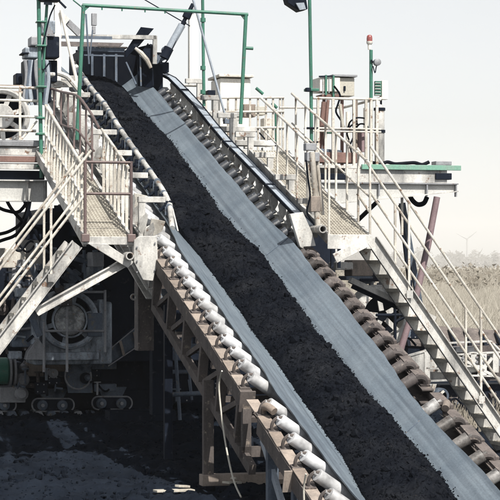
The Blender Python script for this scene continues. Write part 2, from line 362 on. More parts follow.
# ------------------------------------------------------------------ rubber belt and its coal
def wing(s, side):                     # (base t, tip t, tip n) of one wing at station s
    b, tip, tn = .335, .884, .384
    if side > 0:
        tip += .055 * math.exp(-((s - 9.3) / .9) ** 2) - .055 * math.exp(-((s - 2.6) / 1.1) ** 2) + .045 * math.exp(-((s - 7) / 2.0) ** 2)
        tip += .006 * math.sin(s * 3.1) + .003 * math.sin(s * 11.7); tn *= (tip - b) / .549
    else:
        k = 1 / (1 + math.exp((s - .2) * 2.2)); tip -= .16 * k; tn += -.03 * k
        if s > 9: q = min(1, (s - 9) / 1.5); tip -= .10 * q
        tip += .008 * math.sin(s * 2.3 + 1) + .003 * math.sin(s * 9.1) + .022 * math.exp(-((s - 3.2) / .35) ** 2)
    return b, tip, tn
S = np.arange(-2.2, 22.2, .1); prof_u = []
v = []; f = []; ncol = 0
for s in S:
    row = []
    sag = -.006 * (.5 - .5 * math.cos(2 * math.pi * s / .48))
    lb, lt, ln = wing(s, -1); rb, rt, rn = wing(s, 1)
    for k in range(7): q = k / 6; row.append((-(lt + (lb - lt) * q), ln * (1 - q) ** 1.12 - (0 if k else 0)))
    for k in range(1, 4): row.append((-lb + (lb + rb) * k / 4, 0))
    for k in range(7): q = k / 6; row.append((rb + (rt - rb) * q, rn * q ** 1.12))
    top = [B(s, t, n + sag * (1 if 0 < i < len(row) - 1 else .6)) for i, (t, n) in enumerate(row)]
    bot = [B(s, t, n + sag - .022) for i, (t, n) in enumerate(row)][::-1]
    v += [tuple(p) for p in top + bot]; ncol = len(top) * 2
for i in range(len(S) - 1):
    for k in range(ncol):
        k2 = (k + 1) % ncol; f.append((i * ncol + k, i * ncol + k2, (i + 1) * ncol + k2, (i + 1) * ncol + k))
mb = MB(); mb.add(v, f)
belt = part(None, 'conveyor_belt', mb, M['belt'], smooth=True)
tag(belt, 'wide blue grey rubber belt climbing diagonally with coal in its trough', 'conveyor belt')

for s_, q0, q1, wd_ in ((2.35, .34, .80, .014), (9.35, .42, .98, .010)):
    rb_, rt_, rn_ = wing(s_, 1); pts_ = []
    for k in range(7):
        q = q0 + (q1 - q0) * k / 6; pts_.append(B(s_ + .012 * k, rb_ + (rt_ - rb_) * q, rn_ * q ** 1.12 + .001))
    mbs = MB()
    for p_, q_ in zip(pts_[:-1], pts_[1:]): mbs.bar(p_, q_, wd_, .006, N)
    part(belt, 'splice', mbs, M['mid'])
def coal_edges(s):
    lo_t = -.36 - .30 / (1 + math.exp((s - .9) * 2.0)); hi_t = .515 + .03 * math.sin(s * .9)
    if s > 9.6: lo_t += (-.575 - lo_t) * min(1, (s - 9.6) / 1.0)
    lo_t += (.04 if s < 10.2 else .0) * fbm(s * .9, 2.2, 0, 3); hi_t += .03 * fbm(s * .9, 7.7, 0, 3) - .012
    return lo_t, hi_t
def trough(t):
    a_ = abs(t); return 0 if a_ < .335 else .384 * ((a_ - .335) / .549) ** 1.12
def coal_top(s, t):
    lo, hi = coal_edges(s); q = (t - lo) / (hi - lo)
    if q <= 0 or q >= 1: return trough(t) - .02
    up_ = max(0., min(1., (s - 9.8) / 1.2))
    base = (trough(lo) + .16 * up_) * (1 - q) + trough(hi) * q
    crown = (.20 - .05 * up_) * math.sin(math.pi * q) ** .75 * (1 + .4 * fbm(s * 1.1, 5, 0, 4))
    rough = .045 * fbm(s * 3.2, t * 3.2, 2, 4) + .030 * abs(fbm(s * 8, t * 8, 6, 4)) + .020 * fbm(s * 21, t * 21, 1, 3)
    return base + crown + rough * min(1, 6 * min(q, 1 - q)) + .012
v = []; f = []
CS = np.arange(-1.6, 20.6, .026); nt_ = 44
for s in CS:
    lo, hi = coal_edges(s)
    for k in range(nt_):
        q = k / (nt_ - 1); t = lo - .01 + (hi - lo + .02) * q
        v.append(tuple(B(s, t, coal_top(s, t))))
for i in range(len(CS) - 1):
    for k in range(nt_ - 1): f.append((i * nt_ + k, i * nt_ + k + 1, (i + 1) * nt_ + k + 1, (i + 1) * nt_ + k))
ico = bmesh.new(); bmesh.ops.create_icosphere(ico, subdivisions=1, radius=1)
iv = np.array([q.co[:] for q in ico.verts]); if_ = [tuple(x.index for x in q.verts) for q in ico.faces]; ico.free()
for i in range(15300):                   # lumps lying on the bed
    s = random.uniform(-1.5, 19.3); lo, hi = coal_edges(s); t = random.uniform(lo - .015, hi + .015)
    r = min(.05, .006 + random.expovariate(1) * .0055)
    if i >= 15000: r = random.uniform(.035, .065); t = random.uniform(lo + .1, hi - .1)
    c = B(s, t, max(coal_top(s, t), trough(t) + r * .4))
    sc = rng.uniform(.55, 1.35, 3) * r; jit = rng.uniform(.75, 1.25, (len(iv), 1)); Rm = np.array(Matrix.Rotation(random.uniform(0, 6.3), 3, Vector(rng.normal(size=3))))
    vv = (iv * jit * sc) @ Rm.T + np.array(c); o = len(v); v += [tuple(q) for q in vv]; f += [tuple(j + o for j in q) for q in if_]
for i in range(2400):
    s = random.uniform(-1.5, 19.3); lo, hi = coal_edges(s); e_ = random.expovariate(1) * .016
    t = hi + e_ - .01 if random.random() < .6 or s > 10 else lo - e_ + .01
    r = random.uniform(.003, .009); c = B(s, t, trough(t) + r * .6)
    vv = (iv * rng.uniform(.7, 1.3, (len(iv), 1)) * (rng.uniform(.6, 1.4, 3) * r)) + np.array(c); o = len(v); v += [tuple(q) for q in vv]; f += [tuple(j + o for j in q) for q in if_]
mb = MB(); mb.add(v, f)
coal = part(None, 'coal', mb, M['coal'])
tag(coal, 'black crumbly coal heaped along the middle of the belt', 'coal', kind='stuff')

# ------------------------------------------------------------------ idlers
def roller_mb(side, c_in, c_out):
    d = (c_out - c_in).normalized(); L_ = (c_out - c_in).length; r = .078
    return MB().lathe(c_in, d, [(.001, 0), (r * .6, 0), (r * .95, .004), (r, .012), (r, L_ - .012), (r * .95, L_ - .004), (.045, L_), (.045, L_ + .0), (.024, L_ + .002), (.024, L_ + .05), (.001, L_ + .05)], 16)
def idlers(frame, s0, s1, pitch, m_br, m_l, m_r, m_c, plates=False, m_ear_shade=None):
    m_ear_shade = m_ear_shade or m_br
    n = int(round((s1 - s0) / pitch)); first = None
    wd = V(.8192, 0, 0); up = N
    for i in range(n + 1):
        s = s0 + i * pitch
        if first is None:
            brs = MB()
            ears = []
            for sg in (-1, 1):           # cranked ear that carries the outer journal of the wing roller
                def q(t, n): return B(s, sg * t, n)
                er = MB()
                er.path([q(1.215, .26), q(1.225, .34), q(1.21, .40), q(1.17, .44), q(1.11, .445), q(1.075, .42), q(1.07, .37)] if sg < 0 else [q(1.21, .27), q(1.20, .335), q(1.15, .365), q(1.08, .36), q(1.03, .33)], .022 if sg < 0 or plates else .043, 8)
                er.bar(q(1.20, .275) - U * .055, q(1.20, .275) + U * .055, .13, .02, N)
                if plates:
                    poly = [q(1.26, .27), q(1.31, .38), q(1.29, .50), q(1.20, .585), q(1.16, .50), q(1.185, .41), q(1.14, .345), q(1.06, .33), q(1.08, .27)] if sg > 0 else [q(1.26, .27), q(1.33, .40), q(1.31, .56), q(1.22, .66), q(1.19, .56), q(1.21, .46), q(1.17, .38), q(1.10, .34), q(1.12, .27)]
                    er.prism([p + U * .02 for p in poly], U * .016)
                ears.append((er, m_br if sg < 0 else m_ear_shade))  # right ears take a darker material, their shade put into the colour
                if not plates:
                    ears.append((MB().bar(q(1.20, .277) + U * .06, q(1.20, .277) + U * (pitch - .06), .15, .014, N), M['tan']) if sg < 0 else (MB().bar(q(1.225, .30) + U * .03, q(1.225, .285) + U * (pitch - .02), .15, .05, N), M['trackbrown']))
            brs.bar(B(s, -1.16, -.16), B(s, 1.16, -.16), .07, .07, N)
            for sg in (-1, 1):
                brs.bar(B(s, sg * 1.10, -.16), B(s, sg * 1.10, .10), .05, .05, U)
                brs.bar(B(s, sg * .36, -.16), B(s, sg * .36, -.08), .04, .04, U)
            b0 = part(frame, 'idler_bracket', brs, m_br, smooth=True)
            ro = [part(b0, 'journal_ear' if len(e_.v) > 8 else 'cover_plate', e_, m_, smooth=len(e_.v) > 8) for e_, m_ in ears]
            off = -.100
            for sg, mm in ((-1, m_l), (1, m_r)):
                wv = V(sg * .8192, 0, 0) + N * .5736; nv = V(-sg * .5736, 0, 0) + N * .8192
                base = B(s, sg * .36, 0) + nv * off
                ro.append(part(b0, 'roller', roller_mb(sg, base + wv * .02, base + wv * (.875 if sg < 0 else .80)), mm, smooth=True))
            ro.append(part(b0, 'roller', roller_mb(1, B(s, -.33, off), B(s, .33, off)), m_c, smooth=True))
            first = (b0, ro, s)
        else:
            sh = U * (s - first[2] + random.uniform(-.012, .012)); b = again(first[0], frame, sh); b.rotation_euler = (random.uniform(-.025, .025), random.uniform(-.006, .006), random.uniform(-.02, .02))
            for r in first[1]:
                again(r, b, sh)

# ------------------------------------------------------------------ upper frame of the conveyor, white
S_U = 9.15
uf = thing('conveyor', 'white upper conveyor frame with skirt plate, climbing from the two landings to the dark hopper', 'conveyor', B(S_U, 0, -.6), 'frames carrying the belt')
for sg in (-1, 1):
    part(uf, 'side_beam', MB().channel(B(S_U, sg * 1.22, .16), B(20.2, sg * 1.22, .16), .14, .20, N, side=-sg), M['white'])
    part(uf, 'lower_beam', MB().channel(B(S_U, sg * 1.25, -.40), B(19.6, sg * 1.25, -.40), .12, .16, N, side=-sg), M['white'])
    p0 = None
    for i in range(8):
        s = S_U + .1 + i * 1.35
        o = part(uf, 'truss_post', MB().bar(B(s, sg * 1.22, -.33), B(s, sg * 1.22, .07), .09, .07, U), M['white']) if p0 is None else again(p0, uf, U * (s - S_U - .1))
        if p0 is None: p0 = o
    for i in range(7):
        s = S_U + .1 + i * 1.35
        part(uf, 'truss_brace', MB().bar(B(s, sg * 1.22, -.33), B(s + 1.35, sg * 1.22, .06), .06, .05, U), M['white'])
part(uf, 'underpan', MB().add([B(S_U, -1.15, -.5), B(S_U, 1.15, -.5), B(19.5, 1.15, -.5), B(19.5, -1.15, -.5), B(S_U, -1.15, -.52), B(S_U, 1.15, -.52), B(19.5, 1.15, -.52), B(19.5, -1.15, -.52)],
     [(0, 1, 2, 3), (7, 6, 5, 4), (0, 4, 5, 1), (1, 5, 6, 2), (2, 6, 7, 3), (3, 7, 4, 0)]), M['mid'])
idlers(uf, S_U + .25, 19.3, .50, M['white'], M['cleanwhite'], M['slate'], M['dark'], plates=True)
# skirt plate with round lip and clamps on the left
sk = part(uf, 'skirt_plate', MB().prism([B(10.4, -.60, .22), B(11, -.60, .50), B(20.2, -.60, .64), B(20.2, -.60, .22)], V(.02, 0, 0)), M['white'])
lip = MB().path([B(10.1, -.76, .36), B(10.5, -.70, .44), B(11, -.64, .52), B(12, -.61, .555), B(14, -.62, .58), B(15.5, -.64, .63), B(17, -.62, .66), B(18.2, -.66, .67), B(20.3, -.68, .72)], .044, 12)
part(uf, 'skirt_lip', lip, M['white'], smooth=True)
lp = [(10.5, -.70, .44), (11, -.64, .52), (12, -.61, .555), (14, -.62, .58), (15.5, -.64, .63), (17, -.62, .66), (18.2, -.66, .67), (20.3, -.68, .72)]
for sb in np.arange(10.8, 20, .62):
    tb_, nb_ = np.interp(sb, [p_[0] for p_ in lp], [p_[1] for p_ in lp]), np.interp(sb, [p_[0] for p_ in lp], [p_[2] for p_ in lp])
    part(uf, 'lip_clamp', MB().tube(B(sb - .035, tb_, nb_), B(sb + .035, tb_, nb_), .056, n=12).box(B(sb, tb_ - .05, nb_ - .10) - V(.02, .03, .03), B(sb, tb_ - .05, nb_ - .02) + V(.02, .03, .03)), M['mid'], smooth=True)
c0 = None
for s in np.arange(10.9, 20, .42):
    if c0 is None:
        c0 = part(uf, 'skirt_clamp', MB().box(B(s, -.70, .47) + V(-.02, -.035, -.06), B(s, -.70, .47) + V(.03, .035, .09)).tube(B(s, -.80, .40), B(s, -.62, .56), .028), M['dark']); sc0 = s
    else: again(c0, uf, U * (s - sc0))
# upright posts with arms that hold the skirt / guard
for sg in (-1, 1):
    a0 = g0 = None
    for i in range(7):
        s = 9.95 + i * 1.38
        to, ti, tp = (1.33, .90, 1.27) if sg < 0 else (1.60, 1.24, 1.52)
        mbp = MB().bar(B(s, sg * tp, .26), B(s, sg * tp, .26) + Z * .55, .10, .08, H); mba = MB().bar(B(s, sg * to, .26) + Z * .58, B(s, sg * ti, .26) + Z * .58, .10, .09)
        mbg = MB().prism([B(s - .3, sg * 1.24, .30), B(s - .3, sg * 1.20, .65), B(s - .3, sg * .98, .60), B(s - .3, sg * 1.02, .45)], U * .03)
        if a0 is None:
            a0 = [part(uf, 'support_post', mbp, M['white'], .006), part(uf, 'support_arm', mba, M['white'], .006)]
            if sg < 0: a0.append(part(uf, 'gusset_plate', mbg, M['cream']))
        else:
            for o in a0: again(o, uf, U * (i * 1.38))
# blue grey guard rail on the right
gr = [pt(x, y, TC + 1.26) for x, y in ((158, 72), (172, 79), (184, 91), (197, 105), (212, 124), (228, 143), (246, 161), (270, 186), (296, 213), (309, 226))]
mbr = MB(); mbe = MB()
for p, q in zip(gr[:-1], gr[1:]):
    mbr.bar(p, q + (q - p).normalized() * .01, .13, .05, N)
    for dt in (-.075, .075): mbe.bar(p + T * dt + N * .01, q + T * dt + N * .01 + (q - p).normalized() * .012, .018, .055, N)
rail = part(uf, 'guard_rail', mbr, M['bluegrey']); part(rail, 'rail_edge', mbe, M['dark'])
for i in (2, 5, 7):
    part(rail, 'rail_joint', MB().bar(gr[i] - T * .09 + N * .03, gr[i] + T * .09 + N * .03, .05, .02, N), M['dark'])
for p in gr[1::2]: part(rail, 'rail_post', MB().bar(p - Z * .08, p - Z * .36, .04, .04), M['white'])
# end plates and stub tubes at the landing
bl = pm(145, 258, 29.35)
part(uf, 'end_plate', MB().prism([pm(140, 236, 29.3), pm(157, 236, 29.3), pm(158, 262, 29.3), pm(153, 281, 29.3), pm(143, 280, 29.3), pm(134, 262, 29.3), pm(134, 240, 29.3)], V(0, .10, 0)), M['white'], .008)
for x, y in ((137, 247), (137, 261), (137, 272), (155, 243), (155, 270)):
    part(uf, 'bolt', MB().tube(pm(x, y, 29.27), pm(x, y, 29.31), .014, n=6), M['grey'])
for x, y in ((130, 256), (323, 229)):
    c = pm(x, y, 29.2); part(uf, 'stub_tube', MB().lathe(c, H, [(.045, .12), (.045, 0), (.062, 0), (.062, .7)], 16), M['white'], smooth=True)
part(uf, 'end_plate', MB().prism([pm(290, 214, 29.5), pm(303, 212, 29.5), pm(312, 232, 29.5), pm(316, 246, 29.5), pm(300, 247, 29.5)], V(0, .10, 0)), M['white'], .008)

# ------------------------------------------------------------------ middle frame, weathered brown
S_M0, S_M1 = 3.45, 8.95
mf = thing('conveyor', 'weathered brown middle conveyor frame with close white rollers on trussed legs', 'conveyor', V(TC, B(S_M0, 0, 0)[1], .1), 'frames carrying the belt')
for sg in (-1, 1):
    part(mf, 'side_beam', MB().channel(B(S_M0, sg * 1.20, .165), B(S_M1, sg * 1.20, .165), .16, .20, N, side=sg), M['brown'])
    part(mf, 'lower_chord', MB().bar(B(S_M0 - .6, sg * 1.22, -.52), B(S_M1, sg * 1.22, -.52), .09, .13, N), M['brown'])
    for i in range(6):
        s = S_M0 + .15 + i * 1.05
        part(mf, 'truss_post', MB().bar(B(s, sg * 1.22, -.46), B(s, sg * 1.22, .08), .12, .09, U), M['brown'])
        if i < 5: part(mf, 'truss_brace', MB().bar(B(s + 1.0, sg * 1.2, -.46), B(s + .1, sg * 1.2, .06), .05, .07, U), M['brown'])
part(mf, 'end_plate', MB().bar(B(S_M0 - .02, -1.2, .29), B(S_M0 - .02, -1.2, .02), .2, .03, U), M['brown'])
part(mf, 'end_post', MB().bar(B(S_M0, -1.2, .06), B(S_M0, -1.2, .06) - Z * .62, .11, .10), M['brown'])
e0 = B(S_M0, -1.2, .06) - Z * .55
part(mf, 'cross_beam', MB().bar(e0 + V(-.1, 0, 0), e0 + V(.62, 0, 0), .10, .13), M['brown'])
part(mf, 'diagonal_brace', MB().bar(e0 + V(.12, 0, .5), e0 + V(.6, .1, 0), .05, .08), M['brown'])
for y in (.0,):
    part(mf, 'cross_tie', MB().bar(B(5, -1.2, -.45), B(5, 1.2, -.45), .08, .08), M['brown']); part(mf, 'cross_tie', MB().bar(B(7.5, -1.2, -.45), B(7.5, 1.2, -.45), .08, .08), M['brown'])
# tall leg, foot beam and second leg
lg = pt(208, 380, TC - 1.27); lgf = V(lg[0], lg[1], .12)
part(mf, 'leg', MB().box(lg + V(-.07, -.05, 0), V(lg[0] + .07, lg[1] + .05, .14)), M['brown'], .006)
part(mf, 'foot_beam', MB().box(V(lg[0] - .1, lg[1] - .1, .01), V(lg[0] + 1.25, lg[1] + .1, .16)), M['tan'], .008)
for x, yt in ((168, 305),):
    q = pt(x, yt, TC - 1.2); part(mf, 'leg', MB().box(q + V(-.06, -.05, 0), V(q[0] + .06, q[1] + .05, .1)), M['dark'], .006)
for sg in (1,):
    for s in (4.2, 6.5, 8.8):
        q = B(s, sg * 1.25, -.45); part(mf, 'leg', MB().box(q + V(-.06, -.05, 0), V(q[0] + .06, q[1] + .05, .0)), M['brown'])
idlers(mf, S_M0 + .16, S_M1 - .02, .475, M['brown'], M['cleanwhite'], M['worn'], M['dark'], m_ear_shade=M['worn'])

# ------------------------------------------------------------------ lower frame
S_L0, S_L1 = -1.8, 2.62
lf = thing('conveyor', 'lower grey brown conveyor frame with six bright rollers, nearest the camera', 'conveyor', V(TC, B(0, 0, 0)[1], -.6), 'frames carrying the belt')
for sg in (-1, 1):
    part(lf, 'side_beam', MB().channel(B(S_L0, sg * 1.20, .165), B(S_L1, sg * 1.20, .165), .16, .20, N, side=sg), M['brown'])
    part(lf, 'rounded_end', MB().path([B(S_L1 - .05, sg * 1.2, .17), B(S_L1 + .10, sg * 1.2, .22), B(S_L1 + .13, sg * 1.19, .33), B(S_L1 + .04, sg * 1.16, .40), B(S_L1 - .08, sg * 1.10, .38)], .05, 10), M['tan'], smooth=True)
    for s in (2.15, 1.0, -.3):
        q = B(s, sg * 1.2, .06); part(lf, 'leg', MB().box(q + V(-.07, -.05, 0), V(q[0] + .07, q[1] + .05, -.9)), M['mid'], .006)
    for s in (2.6, 1.1):
        part(lf, 'truss_brace', MB().bar(B(s, sg * 1.2, -.0), B(s - 1.2, sg * 1.2, -.42), .05, .10, U), M['bluegrey'])
    part(lf, 'joint_plate', MB().bar(B(1.02, sg * 1.295, .28), B(1.02, sg * 1.295, .02), .16, .02, U), M['tan'])
part(lf, 'cross_tie', MB().bar(B(2.2, -1.2, -.3), B(2.2, 1.2, -.3), .1, .1), M['brown'])
idlers(lf, S_L0 + .28, S_L1 - .12, .53, M['brown'], M['cleanwhite'], M['wornl'], M['dark'], m_ear_shade=M['worn'])

# ------------------------------------------------------------------ stairs, walkways
LH = 29.4                              # front edge of both landings
def handrail(parent, pts, r, mat, name='handrail'):
    return part(parent, name, MB().path(pts, r, 8), mat, smooth=True)
TL0, TL1 = pm(85, 238, LH)[0], pm(131, 238, LH)[0]; ZL = pm(100, 238, LH)[2]
TR0, TR1 = pm(329, 236, LH)[0], pm(370, 236, LH)[0]; ZR = pm(350, 236, LH)[2]
def grating(parent, t0, t1, p0h, p0z, length, rise, name='grating'):
    """walkway floor of bearing bars and rods, tilted like the belt"""
    mb = MB(); d = V(0, math.cos(rise), math.sin(rise)); up = V(0, -math.sin(rise), math.cos(rise)); o = V(t0, p0h, p0z)
    n = int((t1 - t0) / .05)
    for i in range(n + 1):
        q = o + V(.01 + i * (t1 - t0 - .02) / n, 0, 0); mb.bar(q, q + d * length, .009, .03, up)
    for k in range(int(length / .09)):
        q = o + d * (.04 + k * .09); mb.bar(q + up * .006, q + V(t1 - t0, 0, 0) + up * .006, .016, .02, up)
    g = part(parent, name, mb, M['grate']); g['kind'] = 'stuff'
    part(parent, 'floor_plate', MB().prism([o - up * .03, o + V(t1 - t0, 0, 0) - up * .03, o + V(t1 - t0, 0, 0) - up * .03 + d * length, o - up * .03 + d * length], -up * .012), M['grate'])
WL = 5.0                                # length of inclined walkways
for side, t0, t1, z0 in (('l', TL0, TL1, ZL), ('r', TR0, TR1, ZR)):
    d = U; o0 = V(t0, LH, z0); o1 = V(t1, LH, z0)
    if side == 'l':
        wk = thing('walkway', 'sloping cream grated walkway with barred railings left of the belt, ending at brown gate', 'walkway', V((t0 + t1) / 2, LH, z0), 'walkways beside the belt')
    else:
        wk = thing('walkway', 'sloping cream grated walkway with thin railings right of the belt, above the right stair', 'walkway', V((t0 + t1) / 2, LH, z0), 'walkways beside the belt')
    grating(wk, t0, t1, LH, z0, WL, EL)
    for tt in (t0, t1): part(wk, 'side_beam', MB().bar(V(tt, LH, z0 - .05), V(tt, LH, z0 - .05) + U * WL, .05, .16, N), M['white'])
    part(wk, 'front_fascia', MB().box(V(t0 - .03, LH - .03, z0 - (.10 if side == 'l' else .2)), V(t1 + .03, LH - .002, z0 + .02)), M['white'], .006)
    a_, b_ = (t0, t1)
    # diagonal bracket under the landing
    if side == 'l':
        part(wk, 'bracket_plate', MB().prism([pm(87, 243, LH - .06), pm(107, 244, LH - .06), pm(134, 262, LH - .06), pm(128, 268, LH - .06)], V(0, .04, 0)), M['white'], .005)
        st = MB().ibeam(pm(131, 259, LH + .1), pm(36, 312, LH + .1), .10, .13)
        part(wk, 'strut', st, M['white'])
    else:
        part(wk, 'bracket_plate', MB().prism([pm(333, 254, LH - .06), pm(361, 240, LH - .06), pm(368, 247, LH - .06), pm(337, 263, LH - .06)], V(0, .04, 0)), M['white'], .005)
    if side == 'l':
        # outer railing: cream bars
        ol = 3.9
        handrail(wk, [o0 + Z * 1.02 + U * .35, o0 + Z * 1.03 + U * ol], .026, M['cream']); handrail(wk, [o0 + Z * .55 + U * .1, o0 + Z * .55 + U * ol], .018, M['cream'])
        for i in range(13):
            q = o0 + U * (.30 + i * .30); part(wk, 'railing_bar', MB().bar(q, q + Z * 1.01, .034, .02), M['cream'])
        # inner railing: cream below, brown with a curved top above
        for i in range(7):
            q = o1 + U * (.35 + i * .33) + V(.0, 0, 0); part(wk, 'railing_bar', MB().bar(q, q + Z * 1.0, .045, .02), M['cream'])
        handrail(wk, [o1 + Z * 1.0 + U * .2, o1 + Z * 1.0 + U * 2.5], .022, M['cream'])
        top = [pt(x, y, t1 - .06) for x, y in ((43, 88), (52, 89), (62, 92), (72, 94), (79, 97), (86, 106), (92, 115), (99, 128))]
        handrail(wk, top, .022, M['railbrown'], 'curved_handrail')
        mid = [pt(x, y, t1 - .06) for x, y in ((58, 123), (68, 127), (77, 130), (84, 138), (94, 151))]
        handrail(wk, mid, .018, M['railbrown'], 'curved_handrail')
        for x, yt, yb in ((54, 90, 165), (61, 92, 175), (68, 93, 182), (74, 95, 190), (80, 98, 196), (86, 106, 200), (92, 115, 205)):
            q = pt(x, yt, t1 - .06); q2 = pt(x, yb, t1 - .06); part(wk, 'railing_bar', MB().bar(q, V(q[0], q[1], q2[2]), .03, .03), M['railbrown'])
        # gate
        for tt, x in ((t0, 87), (t1, 131)):
            part(wk, 'gate_post', MB().tube(V(tt, LH - .01, z0 - .02), V(tt, LH - .01, z0 + 1.15), .024), M['railbrown'], smooth=True)
            part(wk, 'gate_foot', MB().box(V(tt - .06, LH - .07, z0 - .06), V(tt + .06, LH + .05, z0 + .06)), M['railbrown'], .01)
        for dz in (1.13, .66): part(wk, 'gate_rail', MB().tube(V(t0, LH - .01, z0 + dz), V(t1, LH - .01, z0 + dz), .022), M['railbrown'], smooth=True)
    else:
        for o, ext in ((o0, 4.2), (o1, 4.6)):
            handrail(wk, [o + Z * 1.12, o + Z * 1.12 + U * ext], .022, M['cream']); handrail(wk, [o + Z * .6, o + Z * .6 + U * ext], .016, M['cream'])
            for i in range(8 if o is o1 else 6):
                q = o + U * (i * .62); part(wk, 'railing_post', MB().bar(q - Z * .05, q + Z * 1.12, .030, .03), M['cream'])
        # pipes and valve stack by the inner rail
        v0 = pm(316, 150, LH + .25)
        part(wk, 'pipe_stack', MB().tube(pm(318, 226, LH + .2), pm(312, 152, LH + .2), .045).tube(pm(323, 215, LH + .2), pm(316, 150, LH + .3), .03).tube(pm(309, 200, LH + .25), pm(309, 160, LH + .25), .025), M['cream'], smooth=True)
        part(wk, 'valve_block', MB().box(pm(306, 143, LH + .2), pm(314, 151, LH + .35)).box(pm(307, 152, LH + .2), pm(317, 162, LH + .35)), M['grey'], .01)
        part(wk, 'valve_block', MB().box(pm(311, 196, LH + .15), pm(318, 212, LH + .3)), M['tan'], .01)
        part(wk, 'hose', MB().path([pm(306, 160, LH + .1), pm(308, 178, LH + .1), pm(310, 196, LH + .1), pm(307, 212, LH + .1), pm(314, 224, LH + .1)], .014, 6), M['black'], smooth=True)

def stair(name, label, top, bot, width, rails, mat, posts, tread_mat, n, ext):
    """top/bot: machine points of the near stringer's centre line on the plane h = LH; width along +h"""
    st = thing(name, label, 'stair', V(bot[0], bot[1] + width / 2, bot[2]), 'stairs to the landings')
    d = (bot - top).normalized(); up = V(-d.z * (1 if d.x > 0 else -1), 0, abs(d.x))
    for k, off in ((0, 0.), (1, width)):
        p, q = top + H * off, bot + H * off
        part(st, 'stringer', MB().channel(p, q, .07, .185, Z, side=(1 if d.x > 0 else -1) * (1 if k else -1), tf=.014), M['white'])
    L_ = (bot - top).length; t0 = None
    for i in range(n):
        q = top + d * (L_ * (i + .5) / n)
        if t0 is None:
            m = MB(); q0 = q
            for b in range(5): m.box(q + V(-.11 + b * .052, .04, -.015), q + V(-.11 + b * .052 + .012, width - .04, .02))
            for b in range(9): m.box(q + V(-.11, .05 + b * (width - .1) / 8, -.004), q + V(.10, .055 + b * (width - .1) / 8 + .008, .014))
            m.box(q + V(-.12, .04, -.03), q + V(-.105, width - .04, .022)); m.box(q + V(.10, .04, -.03), q + V(.115, width - .04, .022))
            if d.x > 0: m.box(q + V(-.10, .042, -.026), q + V(.095, width - .042, -.018))
            t0 = part(st, 'tread', m, tread_mat)
        else: again(t0, st, q - q0)
    for off in (0., width):
        for vh in rails:
            handrail(st, [top + H * off + Z * vh + d * ext[0], top + H * off + Z * vh + d * ext[1]], .021, M['cream'])
        for x in posts:
            q = pm(x, 250, LH); fr = (q[0] - top[0]) / (bot[0] - top[0]); q = top + (bot - top) * fr + H * off
            part(st, 'rail_post', MB().bar(q - Z * .05, q + Z * rails[0], .034, .03), M['cream'])
            part(st, 'post_foot', MB().box(q + V(-.05, -.045 if off == 0 else .02, -.06), q + V(.05, -.02 if off == 0 else .045, .06)), M['white'])
    return st
slope_r = (pm(476, 386, LH) - pm(375, 238, LH)).normalized()
r_top = pm(372, 240, LH); r_bot = r_top + slope_r * ((r_top[2] - .02) / abs(slope_r.z))
stair('stair', 'steep cream steel stair descending to the right from right landing', r_top, r_bot, .66, (1.42, .70), M['white'], (409, 481), M['grate'], 15, (-.05, (r_bot - r_top).length))
slope_l = (pm(6, 338, LH) - pm(75, 248, LH)).normalized()
l_top = pm(77, 244, LH); l_bot = l_top + slope_l * ((l_top[2] - .02) / abs(slope_l.z))
stair('stair', 'steep cream steel stair with grated treads climbing to brown gate at left', l_top, l_bot, .66, (1.12, .58), M['white'], (51, -20), M['grate'], 14, (-.35, (l_bot - l_top).length))

